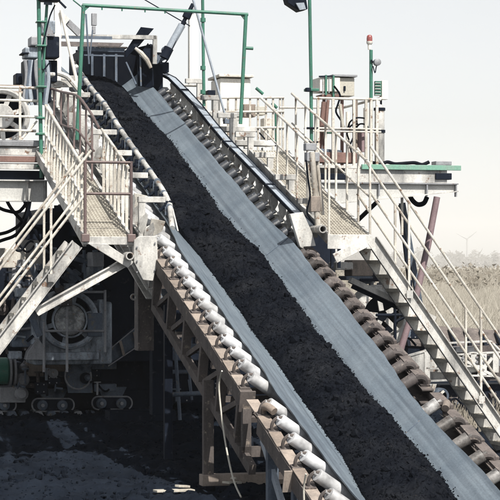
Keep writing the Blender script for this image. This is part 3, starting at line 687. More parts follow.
# ------------------------------------------------------------------ platforms of the machine
HP = 34.0
def platform_right():
    p = thing('platform', 'right service platform with green edge strip, white fascia and tapered grey beam', 'platform', pm(380, 190, HP))
    a_, b_ = pm(296, 166, HP), pm(447, 166, HP)
    zt = pm(400, 166, HP)[2]
    part(p, 'deck', MB().box(V(a_[0], HP + .02, zt - .05), V(b_[0], HP + 2.6, zt)), M['white'])
    g1, g2 = pm(362, 168, HP - .06), pm(461, 168, HP - .06)
    part(p, 'edge_strip', MB().box(V(g1[0], HP - .07, zt - .07), V(g2[0], HP - .01, zt + .02)), M['paleg'], .005)
    part(p, 'fascia', MB().box(V(pm(345, 166, HP)[0], HP - .005, zt - .30), V(b_[0], HP + .02, zt - .06)), M['white'], .005)
    zb = pm(400, 183, HP)[2]; e = pm(457, 190, HP)
    part(p, 'top_flange', MB().box(V(a_[0], HP - .08, zb - .02), V(e[0], HP + .10, zb)), M['grey'])
    l_, r_ = pm(296, 207, HP), pm(457, 191, HP)
    part(p, 'web', MB().prism([V(a_[0], HP + .0, zb - .02), V(e[0], HP, zb - .02), V(e[0], HP, r_[2]), V(l_[0], HP, l_[2])], V(0, .02, 0)), M['webgrey'])
    part(p, 'bottom_flange', MB().bar(V(l_[0], HP + .01, l_[2] - .01), V(e[0], HP + .01, r_[2] - .01), .18, .02), M['white'])
    for x in (320, 378, 426, 455):
        q = pm(x, 190, HP); part(p, 'stiffener', MB().box(V(q[0] - .012, HP - .07, zb - .018), V(q[0] + .012, HP - .001, zb - .24)), M['grey'])
    for x0, x1 in ((300, 345), (436, 449)):
        part(p, 'underside_box', MB().box(pm(x0, 173, HP - .05), pm(x1, 180, HP + .1)), M['dark'], .01)  # dark boxes set along the underside of the deck
    part(p, 'cable_bundle', MB().path([pm(366 + i * 7, 163 + (i % 3) * .8 - (i % 2), HP + .15) for i in range(10)], .035, 6), M['black'], smooth=True)
    part(p, 'deck_box', MB().box(pm(436, 161, HP + .05), pm(447, 166, HP + .3)), M['grey'], .01)
    part(p, 'hatch_box', MB().box(pm(317, 152, HP + .1), pm(352, 164, HP + .5)), M['rust'], .01)
    part(p, 'pipe_roll', MB().tube(pm(317, 151, HP + .2), pm(341, 153, HP + .2), .05), M['mid'], smooth=True)
    # railing
    zr = pm(350, 98, HP)[2]
    for x, m in ((318, 'cream'), (333, 'cream'), (354, 'cream'), (366, 'cream'), (371, 'cream'), (377, 'cream')):
        q = pm(x, 160, HP + .05); part(p, 'railing_post', MB().bar(V(q[0], q[1], zt), V(q[0], q[1], zr), .045, .04), M[m])
    for y in (98, 128, 131):
        q, r = pm(313, y, HP + .05), pm(381, y, HP + .05); handrail(p, [q, V(r[0], r[1], q[2])], .024 if y < 100 else .018, M['cream'])
    q = pm(381, 98, HP + .05); handrail(p, [q, q + V(0, 2.2, 0)], .024, M['cream']); handrail(p, [q + V(0, 2.2, 0), pm(313, 98, HP + .05) + V(0, 2.2, 0)], .024, M['cream'])
    part(p, 'hanging_hose', MB().path([pm(x, y, HP + .2) for x, y in ((410, 196), (413, 201), (418, 204.5), (424, 203), (427, 197))], .045, 8), M['black'], smooth=True)
    return p
platform_right()
def platform_left():
    p = thing('platform', 'left service platform with brown edge over a grey beam, railing in front of fan', 'platform', pm(10, 200, HP))
    a_, b_ = pm(-60, 166, HP), pm(46, 166, HP); zt = pm(20, 140, HP)[2]
    part(p, 'deck', MB().box(V(a_[0], HP + .05, zt - .06), V(b_[0], HP + 3.5, zt)), M['grey'])
    for y0, y1, m, dh in ((141, 146, 'grey', 0), (147, 155, 'white', .04), (156, 162, 'rust', -.01), (163, 169, 'white', .02), (170, 179, 'dark', .15)):
        part(p, 'edge_board', MB().box(V(a_[0], HP + dh, pm(10, y0, HP)[2]), V(b_[0], HP + dh + .08, pm(10, y1, HP)[2])), M[m], .006)
    zb = pm(10, 180.5, HP)[2]; zc = pm(10, 201, HP)[2]; e = pm(47, 190, HP)
    part(p, 'beam', MB().bar(V(a_[0], HP, zb), V(e[0], HP, zb), .22, .02).bar(V(a_[0], HP, zc), V(e[0], HP, zc), .22, .02).bar(V(a_[0], HP, (zb + zc) / 2), V(e[0], HP, (zb + zc) / 2), .02, zb - zc - .02), M['webgrey'])
    for x in (27, 44):
        q = pm(x, 190, HP); part(p, 'stiffener', MB().box(V(q[0] - .012, HP - .09, zb - .012), V(q[0] + .012, HP - .011, zc + .012)), M['white'])
    for y, x1 in ((88, 40), (101, 38), (117, 38), (131, 36)):
        handrail(p, [pm(-30, y - 1.5, HP + .1), pm(x1, y, HP + .1)], .024, M['cream'])
    for x in (20, -8): part(p, 'railing_post', MB().bar(V(pm(x, 140, HP + .1)[0], HP + .1, zt), pm(x, 86, HP + .1), .04, .04), M['cream'])
    part(p, 'brace', MB().tube(pm(21, 140, HP + .12), pm(37, 121, HP + .12), .018), M['cream'])
platform_left()

# ------------------------------------------------------------------ fans and motors
def fan(name, label, x, y, h, ro, ri, m_ring, m_hub, depth, spokes, parent=None):
    c = pm(x, y, h); f_ = thing(name, label, 'fan' if 'fan' in name else 'motor', c - Z * ro)
    part(f_, 'housing', MB().lathe(c, H, [(ro * .82, depth * .5), (ro * .82, 0.0), (ro * .92, -.03), (ro, 0), (ro * 1.02, .05), (ro * 1.02, depth), (0, depth)], 36), m_ring, smooth=True)
    part(f_, 'back_plate', MB().lathe(c, H, [(0, .20), (ro * .83, .20), (ro * .83, .22), (0, .22)], 36), M['black'])
    part(f_, 'hub', MB().lathe(c, H, [(0, -.02), (ri * .9, -.02), (ri, .01), (ri, .18)], 28), m_hub, smooth=True)
    for i in range(spokes):
        a_ = 2 * math.pi * i / spokes + .3; d = V(math.cos(a_), 0, math.sin(a_))
        part(f_, 'spoke', MB().bar(c + d * ri * .95 + H * .08, c + d * ro * .86 + H * .08, .085, .03, H), m_ring)
    return f_, c
fan('ventilation_fan', 'round white fan housing at upper left behind platform railing', 2, 116, HP + 1.6, .50, .22, M['white'], M['white'], .7, 7)
HM = 36.6
mo, mc = fan('drive_motor', 'large round grimy drive motor with mottled hub below the left stair', 70, 320, HM, .54, .285, M['steelblue'], M['hub'], .9, 6)
for x, y0, y1 in ((67, 290, 372), (44, 322, 372), (105, 290, 352)):
    part(mo, 'guard_bar', MB().tube(pm(x, y0, HM - .2), pm(x, y1, HM - .2), .025), M['grey'], smooth=True)
for x0, x1, y in ((62, 106, 292), (43, 106, 331)):
    part(mo, 'guard_bar', MB().tube(pm(x0, y, HM - .2), pm(x1, y, HM - .2), .024), M['grey'], smooth=True)
part(mo, 'side_block', MB().box(pm(88, 313, HM - .05), pm(99, 336, HM + .3)), M['mid'], .02)
part(mo, 'motor_body', MB().box(pm(33, 302, HM + .25), pm(103, 362, HM + 1.2)), M['steelblue'], .05)
part(mo, 'mounting_foot', MB().prism([pm(28, 352, HM + .0), pm(38, 338, HM), pm(44, 346, HM), pm(46, 360, HM), pm(26, 360, HM)], V(0, .3, 0)), M['grey'], .01)

# ------------------------------------------------------------------ crawler undercarriages
HC_ = 40.0
def crawler_left():
    c = thing('crawler_track', 'dark left crawler undercarriage with paired rollers under the drive motor', 'crawler', V(pm(70, 412, HC_)[0], HC_ + .6, 0), 'crawler undercarriages')
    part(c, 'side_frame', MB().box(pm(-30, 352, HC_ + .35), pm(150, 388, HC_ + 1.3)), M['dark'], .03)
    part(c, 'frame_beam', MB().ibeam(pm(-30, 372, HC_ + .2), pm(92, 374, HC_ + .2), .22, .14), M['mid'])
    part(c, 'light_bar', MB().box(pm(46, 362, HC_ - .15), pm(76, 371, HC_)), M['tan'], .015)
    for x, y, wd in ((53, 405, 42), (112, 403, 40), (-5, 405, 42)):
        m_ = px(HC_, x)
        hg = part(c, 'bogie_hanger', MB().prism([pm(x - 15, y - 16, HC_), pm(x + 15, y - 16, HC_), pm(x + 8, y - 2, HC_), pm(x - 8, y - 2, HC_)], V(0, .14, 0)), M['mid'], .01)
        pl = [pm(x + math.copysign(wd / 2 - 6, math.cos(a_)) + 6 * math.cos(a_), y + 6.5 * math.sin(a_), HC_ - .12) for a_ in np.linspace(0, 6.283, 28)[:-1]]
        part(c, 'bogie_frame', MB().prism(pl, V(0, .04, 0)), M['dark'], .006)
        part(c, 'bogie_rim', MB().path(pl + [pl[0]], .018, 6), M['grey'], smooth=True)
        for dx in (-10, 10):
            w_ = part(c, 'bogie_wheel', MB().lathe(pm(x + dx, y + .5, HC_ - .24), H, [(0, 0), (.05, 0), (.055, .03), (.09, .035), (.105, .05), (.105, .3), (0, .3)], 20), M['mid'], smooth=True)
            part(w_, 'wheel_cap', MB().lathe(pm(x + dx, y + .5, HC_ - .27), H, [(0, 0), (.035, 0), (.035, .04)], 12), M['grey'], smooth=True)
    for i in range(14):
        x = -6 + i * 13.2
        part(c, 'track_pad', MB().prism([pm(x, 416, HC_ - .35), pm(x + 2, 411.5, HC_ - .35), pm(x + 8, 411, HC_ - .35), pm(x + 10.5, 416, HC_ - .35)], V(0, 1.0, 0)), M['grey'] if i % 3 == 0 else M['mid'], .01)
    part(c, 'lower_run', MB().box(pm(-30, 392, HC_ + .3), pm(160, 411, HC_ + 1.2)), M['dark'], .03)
    # gearbox clutter
    part(c, 'gear_case', MB().lathe(pm(86, 361, HC_ - .6), H, [(0, 0), (.13, 0), (.17, .05), (.17, .4), (0, .4)], 24), M['mid'], smooth=True)
    part(c, 'gear_plate', MB().prism([pm(78, 355, HC_ - .45), pm(90, 355, HC_ - .45), pm(93, 393, HC_ - .45), pm(68, 393, HC_ - .45), pm(66, 374, HC_ - .45)], V(0, .08, 0)), M['mid'], .01)
    part(c, 'hose_loop', MB().path([pm(78 + 13 * math.cos(a_), 376 + 13 * math.sin(a_), HC_ - .55) for a_ in np.linspace(-.3, 3.9, 14)], .02, 6), M['grey'], smooth=True)
    for x0, y0, x1, y1, m in ((92, 354, 107, 368, 'mid'), (109, 357, 112, 368, 'mid'), (27, 362, 40, 375, 'tan'), (0, 387, 22, 401, 'grey'), (12, 362, 18, 386, 'mid'), (44, 341, 60, 352, 'dark'), (94, 384, 112, 390, 'mid')):
        part(c, 'gear_housing', MB().box(pm(x0, y0, HC_ - .4), pm(x1, y1, HC_ + .1)), M[m], .02)
    for x, y, r in ((23, 380, 7), (22, 394, 7), (24, 368, 4)):
        part(c, 'valve_body', MB().lathe(pm(x, y, HC_ - .55), H, [(0, 0), (r * .012, 0), (r * .02, .05), (r * .02, .3), (0, .3)], 14), M['grey'], smooth=True)
    # sloping chute beam with ribs
    part(c, 'sloping_beam', MB().prism([pm(106, 352, 37.5), pm(136, 327, 37.5), pm(138, 345, 37.5), pm(108, 366, 37.5)], V(0, .25, 0)), M['mid'], .01)
    for x, y in ((120, 341), (134, 332)): part(c, 'rib', MB().bar(pm(x, y, 37.45), pm(x + 4, y + 15, 37.45), .05, .06, H), M['tan'])
    for x, y0, x1, y1 in ((106, 352, 136, 327), (108, 366, 138, 346)): part(c, 'flange', MB().bar(pm(x, y0, 37.45), pm(x1, y1, 37.45), .06, .02), M['grey'])
    return c
crawler_left()
gb = thing('gear_motor', 'green cylindrical gear motor at the left edge above the crawler', 'motor', pm(2, 388, HC_ - .5))
q = pm(-14, 371, HC_ - .4)
part(gb, 'casing', MB().lathe(pm(9, 371, HC_ - .4), V(-1, 0, 0), [(0, 0), (.22, 0), (.27, .05), (.27, .9), (0, .9)], 28), M['green'], smooth=True)
for x in (10.5, 15): part(gb, 'flange', MB().lathe(pm(x, 371, HC_ - .4), V(-1, 0, 0), [(0, 0), (.29, 0), (.29, .04), (0, .04)], 28), M['grey'], smooth=True)

HR = 40.5
def crawler_right():
    c = thing('crawler_track', 'cream right crawler undercarriage with brown track plates behind the right stair', 'crawler', V(pm(450, 400, HR)[0], HR + .6, 0), 'crawler undercarriages')
    # track plates along the top run
    for i in range(9):
        x = 374 + i * 15.5; j = random.uniform(-1, 1)
        part(c, 'track_plate', MB().prism([pm(x, 322 + i * .9 + j, HR + 1.7), pm(x + 14.0, 323 + i * .9 + j, HR + 1.7), pm(x + 18.5, 341 + i * .9, HR + .95), pm(x + 4, 340 + i * .9, HR + .95)], V(0, 0, -.09)), M['trackbrown'], .012)
        part(c, 'track_link', MB().prism([pm(x + 12, 324 + i, HR + 1.5), pm(x + 17, 336 + i, HR + .9), pm(x + 18.5, 345 + i, HR + .85), pm(x + 11, 333 + i, HR + 1.4)], V(.07, 0, 0)), M['dark'])
    part(c, 'under_run', MB().box(pm(378, 345, HR + 1.0), pm(520, 352, HR + 1.8)), M['dark'], .02)
    # cream side frame with open pockets
    part(c, 'side_panel', MB().prism([pm(404, 358, HR), pm(425, 351, HR), pm(425, 381, HR), pm(413, 381, HR)], V(0, .06, 0)), M['white'], .008)
    part(c, 'side_panel', MB().box(pm(425, 353, HR + .2), pm(451, 380, HR + .24)), M['white'])
    for x0, y0, x1, y1 in ((404, 357, 426, 350.5), (425, 350.5, 447, 343), (447, 343, 490, 341), (490, 341, 499, 350), (425, 368, 450, 369), (413, 381.5, 451, 380), (450, 355, 500, 352), (450, 366, 482, 366), (451, 375, 492, 376)):
        part(c, 'frame_flange', MB().bar(pm(x0, y0, HR + .05), pm(x1, y1, HR + .05), .14, .035), M['white'])
    for x, y0, y1 in ((425.5, 351, 381), (450, 352, 381), (472, 353, 366), (482, 353, 376), (494, 353, 372)):
        part(c, 'frame_rib', MB().box(pm(x - 1, y0, HR - .02), pm(x + 1, y1, HR + .2)), M['white'])
    part(c, 'inner_panel', MB().box(pm(450, 346, HR + .4), pm(520, 380, HR + .45)), M['worn'])
    part(c, 'gear_case', MB().lathe(pm(474, 362, HR + .1), H, [(0, 0), (.07, 0), (.09, .03), (.22, .05), (.25, .12), (.25, .3), (0, .3)], 20), M['webgrey'], smooth=True)
    for x0, y0, x1, y1 in ((456, 347, 470, 352), (486, 356, 498, 366), (458, 369, 468, 374)): part(c, 'gear_housing', MB().box(pm(x0, y0, HR + .15), pm(x1, y1, HR + .4)), M['grey'], .015)
    part(c, 'brace', MB().bar(pm(450, 353, HR), pm(500, 379, HR), .05, .06), M['white']); part(c, 'brace', MB().bar(pm(478, 376, HR), pm(492, 358, HR), .05, .06), M['white'])
    for x, y in ((455, 357), (463, 358), (441, 361), (477, 357), (484, 357), (477, 362), (484, 362)):
        part(c, 'pin', MB().tube(pm(x, y, HR - .05), pm(x, y, HR + .2), .03), M['grey'], smooth=True)
    # bogie below
    part(c, 'bogie_hanger', MB().prism([pm(414, 384, HR), pm(437, 384, HR), pm(433, 397, HR), pm(418, 397, HR)], V(0, .10, 0)), M['white'], .01)
    for x0, y0, x1, y1 in ((416, 390, 434, 389), (434, 384, 430, 398), (416, 385, 420, 398)): part(c, 'bogie_bar', MB().bar(pm(x0, y0, HR - .05), pm(x1, y1, HR - .05), .05, .05), M['cream'])
    wl = part(c, 'bogie_wheel', MB().lathe(pm(442, 396, HR - .1), H, [(.11, 0), (.16, 0), (.17, .03), (.17, .25), (0, .25)], 24), M['mid'], smooth=True)
    part(wl, 'wheel_hub', MB().lathe(pm(441, 397, HR - .14), H, [(0, 0), (.05, 0), (.06, .03), (.06, .2)], 14), M['cream'], smooth=True)
    part(wl, 'lever', MB().bar(pm(433, 400, HR - .16), pm(444, 391, HR - .16), .05, .03, H), M['cream'])
    part(c, 'lower_frame', MB().box(pm(440, 385, HR + .6), pm(520, 409, HR + 1.2)), M['dark'], .02)
    for i in range(7):
        x = 425 + i * 13
        part(c, 'track_plate', MB().prism([pm(x, 408 + (i % 2), HR - .2), pm(x + 12, 407, HR - .2), pm(x + 15, 402, HR + .5), pm(x + 3, 402.5, HR + .5)], V(0, 0, -.09)), M['trackbrown'], .012)
crawler_right()

# ------------------------------------------------------------------ machine body under the deck
bd = thing('machine_body', 'dark steel body of the machine between left crawler and belt', 'machinery', V(pm(110, 380, 39)[0], 39, .9))
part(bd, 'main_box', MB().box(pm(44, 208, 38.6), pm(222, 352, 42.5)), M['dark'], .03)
part(bd, 'underdeck_shade', MB().prism([V(p_[0], p_[1], pm(90, 207, 34)[2]) for p_ in (pm(54, 207, 33.2), V(6.3, 33.2, 0), V(6.9, 40.5, 0), pm(54, 207, 40.5))], V(0, 0, -.1)), M['dark'])  # deck slab added to throw the main box into shade
part(bd, 'shade_box', MB().box(V(6.35, 35.6, 3.5), V(8.9, 38.58, 4.15)), M['dark'], .02)  # hidden box added under the belt to keep sun off the main box
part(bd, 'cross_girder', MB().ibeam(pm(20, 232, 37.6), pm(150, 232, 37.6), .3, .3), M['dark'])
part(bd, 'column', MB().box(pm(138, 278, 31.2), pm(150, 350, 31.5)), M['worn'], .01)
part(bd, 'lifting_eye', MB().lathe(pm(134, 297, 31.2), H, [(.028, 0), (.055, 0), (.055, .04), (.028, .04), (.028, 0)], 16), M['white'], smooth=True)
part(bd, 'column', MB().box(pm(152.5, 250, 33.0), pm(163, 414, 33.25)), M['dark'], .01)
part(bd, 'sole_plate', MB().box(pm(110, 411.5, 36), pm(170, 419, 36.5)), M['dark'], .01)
for x0, y0, x1, y1, hh, r in ((46, 250, 88, 262, 36, .05), (60, 262, 92, 290, 36.2, .035), (84, 250, 86, 292, 36, .03), (95, 250, 97, 285, 36.2, .05), (30, 262, 46, 300, 36, .06), (24, 300, 40, 336, 36, .06), (14, 280, 36, 284, 37, .05), (6, 312, 30, 318, 37, .05)):
    part(bd, 'pipe', MB().tube(pm(x0, y0, hh), pm(x1, y1, hh), r), M['mid'], smooth=True)
for x0, y0, x1, y1, hh, m in ((92, 252, 99, 267, 35.5, 'grey'), (26, 275, 40, 292, 36.4, 'tan'), (-8, 248, 22, 268, 36.8, 'cream'), (12, 268, 28, 282, 36.8, 'grey'), (-10, 300, 14, 330, 37.0, 'dark'), (12, 322, 30, 346, 36.9, 'mid'), (-10, 335, 20, 352, 37.2, 'dark'), (46, 222, 70, 250, 37.3, 'dark')):
    part(bd, 'housing', MB().box(pm(x0, y0, hh), pm(x1, y1, hh + .5)), M[m], .02)
for i, pts in enumerate((((-12, 198), (-2, 207), (8, 211), (20, 211), (32, 194)), ((-14, 246), (3, 240), (14, 236), (22, 228), (28, 212), (31, 194)), ((4, 192), (8, 203), (14, 212), (24, 222), (38, 228), (52, 232)), ((-14, 236), (0, 234), (10, 231), (20, 224), (27, 210), (29, 193)), ((22, 193), (26, 205), (30, 214), (33, 225), (40, 240), (52, 252)))):
    part(bd, 'hose', MB().path([pm(x, y, 35.0 + i * .1) for x, y in pts], .030, 8), M['black'], smooth=True)
for x0, y0, x1, y1, r, hh in ((172, 300, 180, 420, .03, 33), (186, 340, 192, 400, .02, 33), (165, 395, 205, 393, .04, 32), (160, 372, 205, 372, .04, 34), (164, 348, 200, 352, .03, 34)):
    part(bd, 'pipe', MB().tube(pm(x0, y0, hh), pm(x1, y1, hh), r), M['mid'], smooth=True)
part(bd, 'coil', MB().path([pm(230 + i * .9, 442 + (5 if i % 2 else -5), 29 + (.15 if i % 4 < 2 else 0)) for i in range(26)], .02, 6), M['mid'], smooth=True)
part(bd, 'side_box', MB().box(pm(-40, 266, 38.2), pm(46, 356, 38.6)), M['dark'], .03)
part(bd, 'rear_skirt', MB().box(pm(140, 345, 41.4), pm(345, 414, 41.7)), M['dark'])
part(bd, 'rear_wall', MB().box(pm(222, 230, 42.0), pm(330, 352, 42.4)), M['dark'])

crn = random.Random(3)
def clutter(parent, xa, xb, ya, yb, h0, h1, n, mats):
    for i in range(n):
        x, y, h = crn.uniform(xa, xb), crn.uniform(ya, yb), crn.uniform(h0, h1); m = M[crn.choice(mats)]; k = crn.random()
        if k < .30:
            L_ = crn.uniform(6, 22); vert = crn.random() < .5; x1, y1 = (x, y + L_) if vert else (x + L_, y + crn.uniform(-2, 2))
            o = part(parent, 'pipe', MB().tube(pm(x, y, h), pm(x1, y1, h), crn.uniform(.015, .05)), m, smooth=True)
            part(o, 'flange', MB().tube(pm(x, y, h), pm(x + (x1 - x) * .08, y + (y1 - y) * .08, h), .075), m, smooth=True)
        elif k < .60:
            w_, g_ = crn.uniform(4, 13), crn.uniform(4, 12)
            o = part(parent, 'housing', MB().box(pm(x, y, h), pm(x + w_, y + g_, h + .3)), m, .02)
            for u_, v_ in ((.15, .15), (.85, .15), (.15, .85), (.85, .85)):
                part(o, 'bolt', MB().tube(pm(x + w_ * u_, y + g_ * v_, h - .025), pm(x + w_ * u_, y + g_ * v_, h + .01), .014, n=6), M['grey'])
        elif k < .78:
            r = crn.uniform(.06, .16); part(parent, 'flanged_drum', MB().lathe(pm(x, y, h), H, [(0, 0), (r * .5, 0), (r * .55, .03), (r * .8, .035), (r, .05), (r, .09), (r * .85, .1), (r * .85, .3), (0, .3)], 20), m, smooth=True)
        elif k < .9:
            part(parent, 'bracket', MB().bar(pm(x, y, h), pm(x + crn.uniform(-9, 9), y + crn.uniform(5, 14), h), .05, .03, H), m)
        else:
            part(parent, 'hose', MB().path([pm(x + q * 3.2, y + 5 * math.sin(q * .8 + i), h - .05) for q in range(7)], .022, 6), M['black'], smooth=True)
clutter(bd, 0, 62, 245, 300, 36.0, 37.0, 34, ('mid', 'steelblue', 'grey', 'dark', 'mid', 'worn'))
clutter(bd, 0, 36, 300, 352, 36.6, 37.2, 20, ('mid', 'steelblue', 'grey', 'dark', 'worn'))
clutter(bd, 46, 96, 250, 290, 36.2, 37.4, 16, ('mid', 'steelblue', 'dark', 'mid'))
clutter(bd, 10, 100, 355, 388, 39.2, 39.8, 26, ('mid', 'steelblue', 'grey', 'dark', 'mid', 'worn'))
clutter(bd, 165, 225, 330, 405, 33.0, 36.0, 22, ('dark', 'mid', 'dark'))
for i in range(14):
    a_ = i * 2 * math.pi / 14
    part(mo, 'bolt', MB().tube(mc + V(math.cos(a_), 0, math.sin(a_)) * .497 - H * .045, mc + V(math.cos(a_), 0, math.sin(a_)) * .497, .018, n=6), M['grey'])
for dx, dy, w_, g_ in ((-37, -16, 8, 40), (30, -20, 6, 26), (-30, 32, 60, 8), (-20, -36, 30, 7)):
    part(mo, 'casing_rib', MB().box(mc + V(dx, 0, -dy) * .0188 + H * .1, mc + V(dx + w_, 0, -dy - g_) * .0188 + H * .35), M['steelblue'], .02)
part(mo, 'inner_ring', MB().lathe(mc, H, [(.30, -.005), (.33, -.01), (.34, .03), (.30, .03), (.30, -.005)], 30), M['steelblue'], smooth=True)

# right drive behind the brown beam
clutter(bd, 446, 500, 396, 436, 36.5, 39.0, 26, ('dark', 'trackbrown', 'mid', 'dark', 'worn'))
rd = thing('winch_drum', 'cream ring drum with dark spokes half hidden behind right beam', 'drum', pm(386, 345, 35.5))
cc = pm(384, 316, 35.4)
part(rd, 'ring', MB().lathe(cc, H, [(.40, 0), (.56, 0), (.58, .03), (.58, .5), (.40, .5), (.40, 0)], 36), M['white'], smooth=True)
part(rd, 'back_plate', MB().lathe(cc, H, [(0, .3), (.41, .3), (.41, .33), (0, .33)], 30), M['black'])
for i in range(5):
    a_ = i * 1.2566 + .5; d = V(math.cos(a_), 0, math.sin(a_)); part(rd, 'spoke', MB().bar(cc + d * .1 + H * .1, cc + d * .42 + H * .1, .09, .04, H), M['white'])
for x0, y0, x1, y1, m, hh in ((352, 260, 369, 276, 'tan', 36), (346, 276, 376, 280, 'mid', 36), (388, 280, 404, 296, 'dark', 36.5), (372, 270, 376, 280, 'dark', 36), (336, 262, 350, 270, 'white', 36)):
    part(rd, 'housing', MB().box(pm(x0, y0, hh), pm(x1, y1, hh + .5)), M[m], .02)
for x0, y0, x1, y1, r in ((376, 315, 412, 315, .03), (395, 300, 395, 345, .03), (395, 322, 410, 314, .03), (360, 280, 392, 280, .03)):
    part(rd, 'pipe', MB().tube(pm(x0, y0, 35.2), pm(x1, y1, 35.2), r), M['dark'], smooth=True)
clutter(rd, 352, 398, 258, 300, 36.2, 36.9, 16, ('mid', 'webgrey', 'grey', 'dark', 'beige'))
clutter(rd, 372, 410, 300, 345, 36.0, 36.8, 14, ('mid', 'dark', 'trackbrown', 'grey'))
# dark strut plate and pale legs under the right platform
lg2 = thing('trestle', 'slanted pink tube and dark steel struts under right platform', 'support', V(pm(405, 345, 35)[0], 35, 0))
part(lg2, 'slanted_tube', MB().path([pm(437, 197, 35), pm(428, 245, 35), pm(413, 310, 35), pm(402, 345, 35), pm(398, 362, 35)], .062, 12), M['pink'], smooth=True)
part(lg2, 'strut', MB().bar(pm(402, 203, 35.6), pm(424, 330, 35.6), .10, .10), M['mid']); part(lg2, 'strut', MB().bar(pm(400, 205, 35.9), pm(410, 290, 35.9), .06, .06), M['dark'])
part(lg2, 'strut', MB().bar(pm(352, 226, 35.6), pm(378, 201, 35.6), .07, .07), M['black'])
for x in (332, 339): part(lg2, 'strut', MB().bar(pm(x, 205, 34.6), pm(x, 268, 34.6), .05, .05), M['dark'])
part(lg2, 'post', MB().bar(pm(402, 197, 34.2), pm(402, 235, 34.2), .04, .04), M['cream'])
ch = thing('support_beam', 'white channel strut with dark underside running from brown beam to right stair', 'beam', pm(430, 318, 30.6))
part(ch, 'top_flange', MB().bar(pm(350, 280, 30.2), pm(434, 319, 30.15), .16, .085), M['white']); part(ch, 'web', MB().bar(pm(352, 285.5, 30.25), pm(432, 323, 30.25), .02, .09), M['dark'])

# ------------------------------------------------------------------ hopper at the head of the belt
HH = 39.6
hp = thing('feed_hopper', 'dark open feed hopper with leaning plate above the head of the belt', 'hopper', pm(118, 92, HH))
part(hp, 'back_plate', MB().box(pm(76, 50, HH + 1.3), pm(162, 100, HH + 1.34)), M['black'])
part(hp, 'side_plate', MB().prism([pm(80, 50, HH), pm(80, 98, HH), pm(80, 98, HH) + V(0, 1.3, 0), pm(80, 50, HH) + V(0, 1.3, 0)], V(.03, 0, 0)), M['dark'])
part(hp, 'side_plate', MB().prism([pm(150, 44, HH), pm(153, 92, HH), pm(153, 92, HH) + V(0, 1.3, 0), pm(150, 44, HH) + V(0, 1.3, 0)], V(.03, 0, 0)), M['dark'])
part(hp, 'front_lip', MB().bar(pm(78, 49, HH), pm(124, 50, HH), .10, .09), M['mid']); part(hp, 'lip_plate', MB().box(pm(98, 46, HH - .06), pm(124, 50, HH + .3)), M['tan'])
part(hp, 'front_plate', MB().prism([pm(122, 51, HH), pm(152, 44, HH), pm(153, 88, HH), pm(138, 86, HH + .2), pm(137, 56, HH + .2)], V(0, .03, 0)), M['dark'])
part(hp, 'leaning_plate', MB().prism([pm(141, 27, HH - .25), pm(154, 28.5, HH - .25), pm(139, 46, HH - .1), pm(126, 58, HH - .1), pm(125, 52, HH - .1)], V(0, .03, 0)), M['dark'])
part(hp, 'curved_guard', MB().path([pm(x, y, HH - .15) for x, y in ((135, 48), (141, 53), (147, 60), (151, 68))], [.03, .05, .05, .04], 8), M['cream'], smooth=True)
part(hp, 'teeth', MB().prism([pm(143, 50, HH - .1), pm(148, 43, HH - .1), pm(151, 48, HH - .1), pm(154, 41, HH - .1), pm(155, 62, HH - .1), pm(150, 63, HH - .1)], V(0, .03, 0)), M['dark'])
part(hp, 'frame_tube', MB().bar(pm(40, 36, HH - .2), pm(156, 37.5, HH - .2), .08, .08), M['white']); part(hp, 'frame_tube', MB().bar(pm(155, 36, HH - .2), pm(154.5, 64, HH - .2), .08, .08), M['white'])
part(hp, 'tube_shade', MB().bar(pm(62, 37, HH - .27), pm(112, 38, HH - .27), .02, .06), M['mid'])
for x0, y0, x1, y1, m in ((150, 64, 160, 92, 'dark'), (160, 62, 166, 74, 'dark')): part(hp, 'bearing_block', MB().box(pm(x0, y0, HH + .1), pm(x1, y1, HH + .4)), M[m], .02)
for x, y, r in ((156, 59, .10), (163, 57, .07), (167, 50, .09)): part(hp, 'pin_joint', MB().lathe(pm(x, y, HH - .1), H, [(0, 0), (r * .4, 0), (r * .5, .02), (r, .02), (r, .14), (0, .14)], 16), M['mid'], smooth=True)
for x in (92, 104, 116): part(hp, 'stiffener', MB().bar(pm(x, 54, HH + 1.28), pm(x, 84, HH + 1.28), .05, .05), M['mid'])
for x0, y0, x1, y1 in ((84, 55, 124, 56), (126, 62, 136, 84), (140, 52, 141, 86)): part(hp, 'edge_angle', MB().bar(pm(x0, y0, HH - .03), pm(x1, y1, HH - .03), .03, .03), M['mid'])
for i in range(9): part(hp, 'bolt', MB().tube(pm(80 + i * 5, 47.5, HH - .09), pm(80 + i * 5, 47.5, HH - .05), .015, n=6), M['grey'])
part(hp, 'roof_plate', MB().prism([pm(46, 41, HH + .3), pm(124, 43, HH + .3), pm(120, 47, HH + .1), pm(48, 46, HH + .1)], V(0, .04, 0)), M['worn'])
# hanging lamps in front of the hopper
for x, y0, y1 in ((94, 13, 40), (88, 14, 55)):
    pass
hl = thing('hanging_rod', 'thin dark rod and small grey box hanging in front of hopper', 'rod', pm(90, 64, HH - 1.0))
part(hl, 'rod', MB().tube(pm(86, 14, HH - 1), pm(89, 64, HH - 1), .018), M['mid'], smooth=True); part(hl, 'rod', MB().tube(pm(92.5, 30, HH - 1), pm(90, 56, HH - 1), .014), M['mid'], smooth=True)
part(hl, 'box', MB().box(pm(92, 13, HH - 1), pm(96, 26, HH - .9)).box(pm(92.5, 26, HH - 1), pm(95, 34, HH - .92)), M['grey'], .008)
